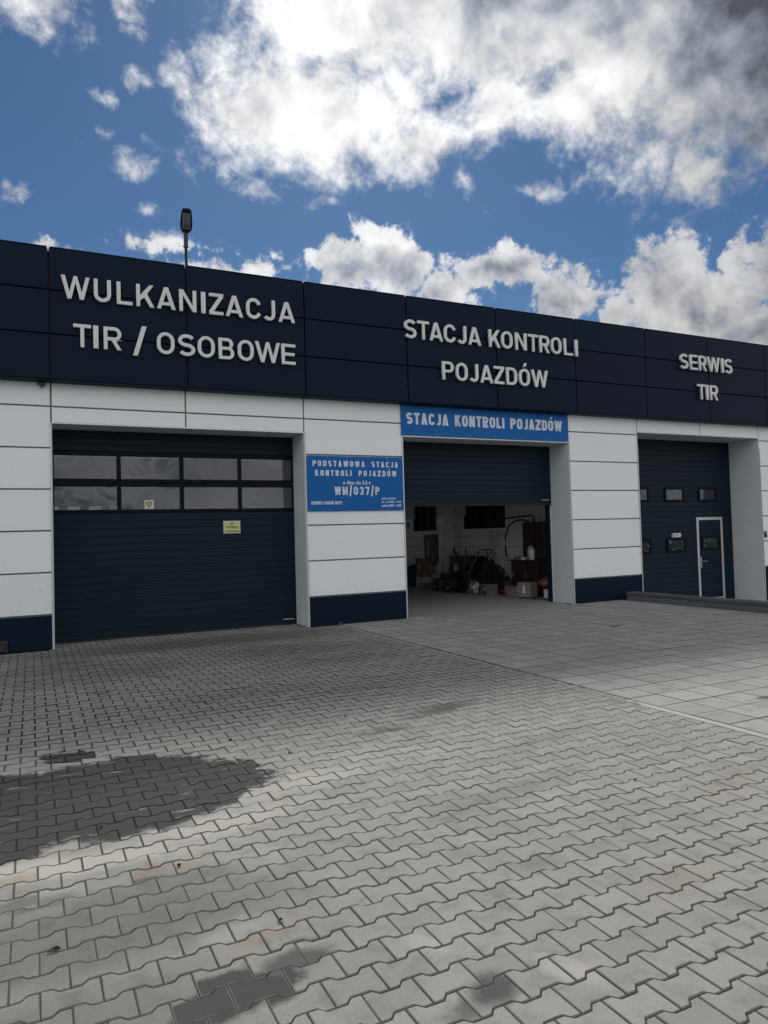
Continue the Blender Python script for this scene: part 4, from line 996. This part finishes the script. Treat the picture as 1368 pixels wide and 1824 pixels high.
# more of the pile between the engine unit and the cabinet
t = thing('tyre', 'black tyre standing against the engine unit and the mower', 'tyre', (10.22, 4.20, .30))
q = MB(); pr = [(.17, -.08), (.27, -.09), (.30, -.05), (.30, .05), (.27, .09), (.17, .08)]; rings = []
for i in range(24):
    a = 2*pi*i/24; rings.append([q.bm.verts.new((c, r_*cos(a), r_*sin(a))) for r_, c in pr])
for i in range(24):
    A, B = rings[i], rings[(i+1) % 24]
    for j in range(6): q.bm.faces.new((A[j], A[(j+1) % 6], B[(j+1) % 6], B[j]))
q.done('tread', M_RUBBER, t); t.rotation_euler = (0, R(-8), R(12))
q = MB(); q.tube([(-.04, 0, 0), (.04, 0, 0)], .165, 16); q.done('rim', M_BLACK, t)
for x, y, r_, sd_, lb in ((10.95, 4.35, (.22, .34, .40), 71, 'tall black tarpaulin heap behind the lawn mower'), (10.72, 5.55, (.18, .24, .22), 72, 'low dark heap between the foam blocks and the work table')):
    t = thing('tarpaulin_heap', lb, 'tarpaulin', (x, y, 0)); q = MB(); q.lump((0, 0, r_[2]*.8), r_, sd_, .45, 3); q.done('heap_body', M_BAG, t)
def tangle(name, label, c, size, n, r_, seed, m_, cat):
    rnd = random.Random(seed); t = thing(name, label, cat, (c[0], c[1], 0)); q = MB()
    for i in range(n):
        p = Vector((rnd.uniform(-.5, .5)*size[0], rnd.uniform(-.5, .5)*size[1], rnd.uniform(.02, .3)*size[2])); e = Vector((rnd.uniform(-.5, .5)*size[0], rnd.uniform(-.5, .5)*size[1], rnd.uniform(.5, 1)*size[2])); mth = (p+e)/2 + Vector((rnd.uniform(-.1, .1), rnd.uniform(-.15, .15), rnd.uniform(-.05, .15)))
        q.tube([p, (p+mth)/2+Vector((0, .02, .01)), mth, (e+mth)/2, e], r_, 5)
    o = q.done('rods', m_, t); o['kind'] = 'stuff'; return t
tangle('rod_bundle', 'bundle of thin black rods and tool handles behind the mower', (10.80, 4.60), (.35, .9, 1.05), 12, .010, 81, M_BLACK, 'tools')
tangle('cable_tangle', 'tangled black cables sloping down beside the bin bag', (10.72, 3.12), (.3, .5, .55), 10, .008, 82, M_RUBBER, 'cables')
tangle('rod_bundle', 'pale thin rods sticking out low before the work table', (10.50, 5.25), (.3, .5, .55), 6, .008, 83, M_STEEL, 'tools')
tangle('rod_bundle', 'steep dark handles rising above the black tarpaulin heap', (10.90, 4.05), (.3, .7, 1.15), 9, .012, 84, M_BLACK, 'tools')
t = thing('engine_hoist', 'dark folding frame with a cross bar behind the engine unit', 'frame', (10.62, 5.0, 0))
q = MB(); q.tube([(-.15, .35, 0), (0, .05, 1.0), (.05, -.05, 1.08)], .018, 6); q.tube([(.1, -.4, 0), (0, .05, 1.0)], .018, 6); q.tube([(-.08, .2, .5), (.06, -.2, .5)], .014, 6); q.done('frame_tubes', M_BLACK, t)
t = thing('tarpaulin_heap', 'long low black heap between the mower and the bin bag', 'tarpaulin', (10.62, 3.72, 0)); q = MB(); q.lump((0, 0, .22), (.2, .30, .28), 91, .45, 3); q.done('heap_body', M_BAG, t)
carton('parts_box', 'dark box standing on the floor between bin bag and cabinet', 10.85, 2.92, .22, .24, .34, .1, 0, M_BROWN, False, tape=False)
t = thing('bucket', 'grey bucket half hidden behind the tilted carton', 'bucket', (10.70, 3.75, 0)); q = MB(); q.lathe([(.10, 0), (.135, .27), (.14, .28)], n=16); q.done('bucket_body', M_KERB, t)
carton('cardboard_box', 'flattened brown carton leaning on the mower deck', 10.33, 3.85, .06, .26, .34, .15, 0, M_CARD, False)
carton('parts_box', 'little dark parts box on the floor beside the foil wrapped box', 10.30, 3.08, .16, .16, .12, .4, 0, M_BROWN, False, tape=False)
# cabinets
cb = thing('cabinet', 'dark red wooden base cabinet with a wide worktop against the tiled wall', 'cabinet', (10.97, 2.15, 0))
q = MB(); q.box(-.21, .21, -.47, .55, .05, .85, .004); q.done('carcass', M_WOOD, cb)
for a, c in ((-.46, .03), (.05, .54)):
    q = MB(); q.box(-.232, -.212, a, c, .08, .83, .004); dd = q.done('door', M_WOOD, cb)
    q = MB(); q.box(-.246, -.233, (a+c)/2+.15, (a+c)/2+.165, .45, .60); q.done('handle', M_STEEL, dd)
q = MB(); q.box(-.26, .21, -.62, .64, .853, .885, .005); q.done('worktop', M_BLACK, cb)
uc = thing('wall_cabinet', 'dark wooden wall cabinet above the worktop', 'cabinet', (11.02, 1.92, .0))
q = MB(); q.box(-.15, .16, -.42, .42, .93, 1.80, .004); q.done('carcass', M_WOOD, uc)
for a, c in ((-.41, -.01), (.01, .41)):
    q = MB(); q.box(-.17, -.152, a, c, .95, 1.78, .004); q.done('door', M_WOOD, uc)
for a in (-.4, .36):
    q = MB(); q.box(-.1, .1, a, a+.04, .886, .929); q.done('foot', M_BLACK, uc)
jug('milky canister standing on the cabinet worktop', 10.80, 1.95, .886, 1.0)
carton('carton', 'small pale carton on the worktop left of the canister', 10.78, 2.42, .12, .22, .08, 0, .886, M_CARDP, False, tape=False)
carton('carton', 'little white packet on the worktop between carton and canister', 10.77, 2.20, .10, .10, .06, .3, .886, M_PAPER, False, tape=False)
t = thing('hose', 'black hose arching from the wall cabinet down to the worktop', 'hose', (0, 0, 0))
q = MB(); q.tube([(11.0, 2.25, 1.80), (10.95, 2.40, 1.86), (10.88, 2.62, 1.86), (10.82, 2.86, 1.72), (10.80, 2.98, 1.45), (10.80, 2.98, 1.15), (10.80, 2.93, .93)], .022, 8); q.done('hose_body', M_RUBBER, t, True)
q = MB(); q.tube([(10.80, 2.93, .93), (10.80, 2.92, .80)], .018, 8); q.done('nozzle', M_STEEL, t)
t = thing('wall_pipe', 'black pipe running along the tiled wall above the pale panels', 'pipe', (0, 0, 0))
q = MB(); q.tube([(11.16, 3.50, 1.93), (11.16, 2.35, 1.97), (11.16, 2.28, 1.94), (11.16, 2.28, 1.80)], .02, 8); q.done('pipe_run', M_BLACK, t)
for (a, c, z0, z1, lb) in ((3.14, 3.46, 1.28, 1.90, 'narrow pale panel on the tiled wall beside the window'), (2.50, 3.10, 1.33, 1.90, 'wide pale panel on the tiled wall above the cabinet')):
    t = thing('wall_panel', lb, 'panel', (0, 0, 0)); q = MB(); q.box(11.165, 11.19, a, c, z0, z1, .004); q.done('panel_sheet', M_PLASTER, t)
k = 0
for yy in (3.72, 4.02):
    for zz in (1.18, 1.40):
        k += 1; lb = ('lower', 'upper')[zz > 1.3] + (' right', ' left')[yy > 3.9]
        t = thing('paper_sheet', 'white printed sheet taped to the tiles, %s of the four' % lb, 'paper', (0, 0, 0), group='sheets taped to the tiles')
        q = MB(); q.box(11.186, 11.188, yy, yy+.21, zz, zz+.19); q.done('sheet', M_PAPER, t)
        q = MB(); q.box(11.184, 11.1858, yy+.19, yy+.215, zz+.165, zz+.195); q.done('tape', M_BLACK, t)
carton('cardboard_box', 'tilted pale carton leaning on the cabinet front', 10.52, 1.78, .30, .36, .34, .35, .03, M_CARDP, False)
t = thing('basket', 'silver wrapped basket on the floor before the cabinet', 'basket', (10.42, 2.12, 0))
q = MB(); q.prism([(-.19, 0), (.19, 0), (.23, .25), (-.23, .25)], 'x', -.14, .14); q.done('basket_body', M_CHROME, t)
q = MB(); q.box(-.152, .152, -.242, .242, .251, .27, .005); q.box(-.149, -.1405, -.07, .09, .04, .22); q.done('rim', M_STEEL, t)
t = thing('paint_can', 'small white tin standing under the pink bag', 'can', (10.82, 1.42, 0)); q = MB(); q.lathe([(.085, 0), (.085, .2), (.08, .21)], n=14); q.done('can_body', M_PAPER, t)
t = thing('plastic_bag', 'bright pink plastic bag resting on the white tin', 'bag', (10.80, 1.42, .212)); q = MB(); q.lump((0, 0, .12), (.15, .19, .14), 55, .3); q.done('bag_body', M_PINK, t)
t = thing('crate', 'dark plastic crate in the corner by the right jamb', 'crate', (11.0, 1.13, 0)); q = MB(); q.box(-.16, .16, -.15, .15, .0, .42, .01); q.done('crate_body', M_BLACK, t)
q = MB(); q.box(-.165, .165, -.155, .155, .421, .45, .005); q.done('rim', M_BLACK, t)
jug('white canister on the dark crate beside the right jamb', 10.96, 1.16, .452, .95)
t = thing('exit_sign', 'small green exit sign on the tiled wall at the left edge of the bay', 'sign', (11.16, 9.0, 1.90))
q = MB(); q.box(0, .02, -.16, .16, -.07, .07, .003); q.done('sign_plate', M_GREEN, t)
q = MB(); q.box(-.002, -.0005, -.12, -.02, -.04, .04); q.box(-.002, -.0005, .02, .12, -.02, .02); q.done('pictogram', M_PAPER, t)
for i, (x, y, l_, a, m_) in enumerate(((10.32, 5.9, .5, .3, M_STEEL), (10.20, 5.6, .42, -.5, M_PAPER), (10.48, 1.28, .3, .8, M_BLACK), (10.6, 1.2, .26, 2.2, M_BLACK))):
    lb = ('steel rod lying on the floor before the foam blocks', 'pale strip lying on the floor beside the engine unit', 'black offcut lying near the right jamb, nearer the basket', 'black offcut lying near the right jamb, nearer the crate')[i]
    t = thing('offcut', lb, 'offcut', (x, y, .012), rotz=a); q = MB(); q.box(-.02, .02, -l_/2, l_/2, -.01, .01, .003); q.done('strip', m_, t)

# ------------------------------------------------------------------ small things on the yard
def weed(x, y, label, n=16, hgt=.09, spread=.12, seed=0):
    rnd = random.Random(seed); q = MB()
    for i in range(n):
        a = rnd.uniform(0, 2*pi); r_ = rnd.uniform(0, spread); bx, by = x+r_*cos(a), y+r_*sin(a)*.3
        hh_ = hgt*rnd.uniform(.4, 1); dx, dy = rnd.uniform(-.04, .04), rnd.uniform(-.04, .01); w = .0035
        vs = [q.bm.verts.new(p) for p in ((bx-w, by, -.004), (bx+w, by, -.004), (bx+dx*.5+w*.7, by+dy*.5, hh_*.6), (bx+dx, by+dy, hh_), (bx+dx*.5-w*.7, by+dy*.5, hh_*.6))]
        q.bm.faces.new(vs)
        for k in range(2):
            c = Vector((bx+dx*rnd.uniform(.2, .9), by+dy*.6, hh_*rnd.uniform(.3, .9))); d = Vector((rnd.uniform(-1, 1), rnd.uniform(-1, .3), rnd.uniform(.1, .8))).normalized()*.018; e = d.cross(Vector((0, 0, 1)))*.35
            q.bm.faces.new([q.bm.verts.new(p) for p in (c, c+d*.5+e, c+d, c+d*.5-e)])
    o = q.done('weed', M_WEED if seed % 2 == 0 else M_STRAW); tag(o, label, 'weed', 'weeds along the foot of the building')
weed(4.55, -.06, 'small green weed at the left foot of the navy plinth under the blue board', 16, .035, .10, 2)
weed(4.95, -.08, 'dry straw coloured weed at the foot of the navy plinth between two green ones', 12, .075, .07, 3)
weed(5.2, -.05, 'thin green weed at the middle of the plinth under the blue board', 10, .03, .10, 4)
weed(4.20, .48, 'tiny green weed in the right corner of the closed left door', 12, .03, .12, 6)
weed(3.15, .52, 'tiny dry weed at the bottom seal of the closed left door', 6, .05, .04, 7)
deb = [(1.39, -6.34, .016, 'black stone on dry pavers just beyond the wet patch'), (1.69, -6.90, .014, 'black stone right of the wet patch tip'), (.33, -7.66, .012, 'dark pebble inside the wet patch near its lower edge'),
       (.63, -8.37, .013, 'dark pebble on the damp pavers below the wet patch'), (3.39, -8.6, .013, 'dark pebble lying among the dry pavers at the right'), (2.45, -6.15, .010, 'small dark pebble left of the oil stain')]
for i, (x, y, r_, lb) in enumerate(deb):
    q = MB(); q.lump((x, y, r_*.6), (r_*.9, r_*.7, r_*.6), 60+i, .4, 1); o = q.done('pebble', M_BLACK); tag(o, lb, 'pebble', 'dark pebbles on the yard')
for (x, y, a, s_, lb) in ((.905, -9.10, .6, .019, 'curled black leaf on the dry pavers above the dark damp patch'), (.06, -8.87, .1, .026, 'curled black leaf on the grey pavers at the lower left')):
    q = MB(); vs = [q.bm.verts.new((x + s_*(u*cos(a)-v*sin(a)), y + s_*(u*sin(a)+v*cos(a)), .003 + z_*s_)) for u, v, z_ in ((-1, 0, .1), (-.3, .35, .3), (.5, .25, .5), (1, 0, .1), (.4, -.3, .05), (-.4, -.25, .0))]
    q.bm.faces.new(vs); c_ = q.bm.faces[:] if False else None
    o = q.done('leaf', M_BLACK); sm = o.modifiers.new('t', 'SOLIDIFY'); sm.thickness = .003; tag(o, lb, 'leaf')
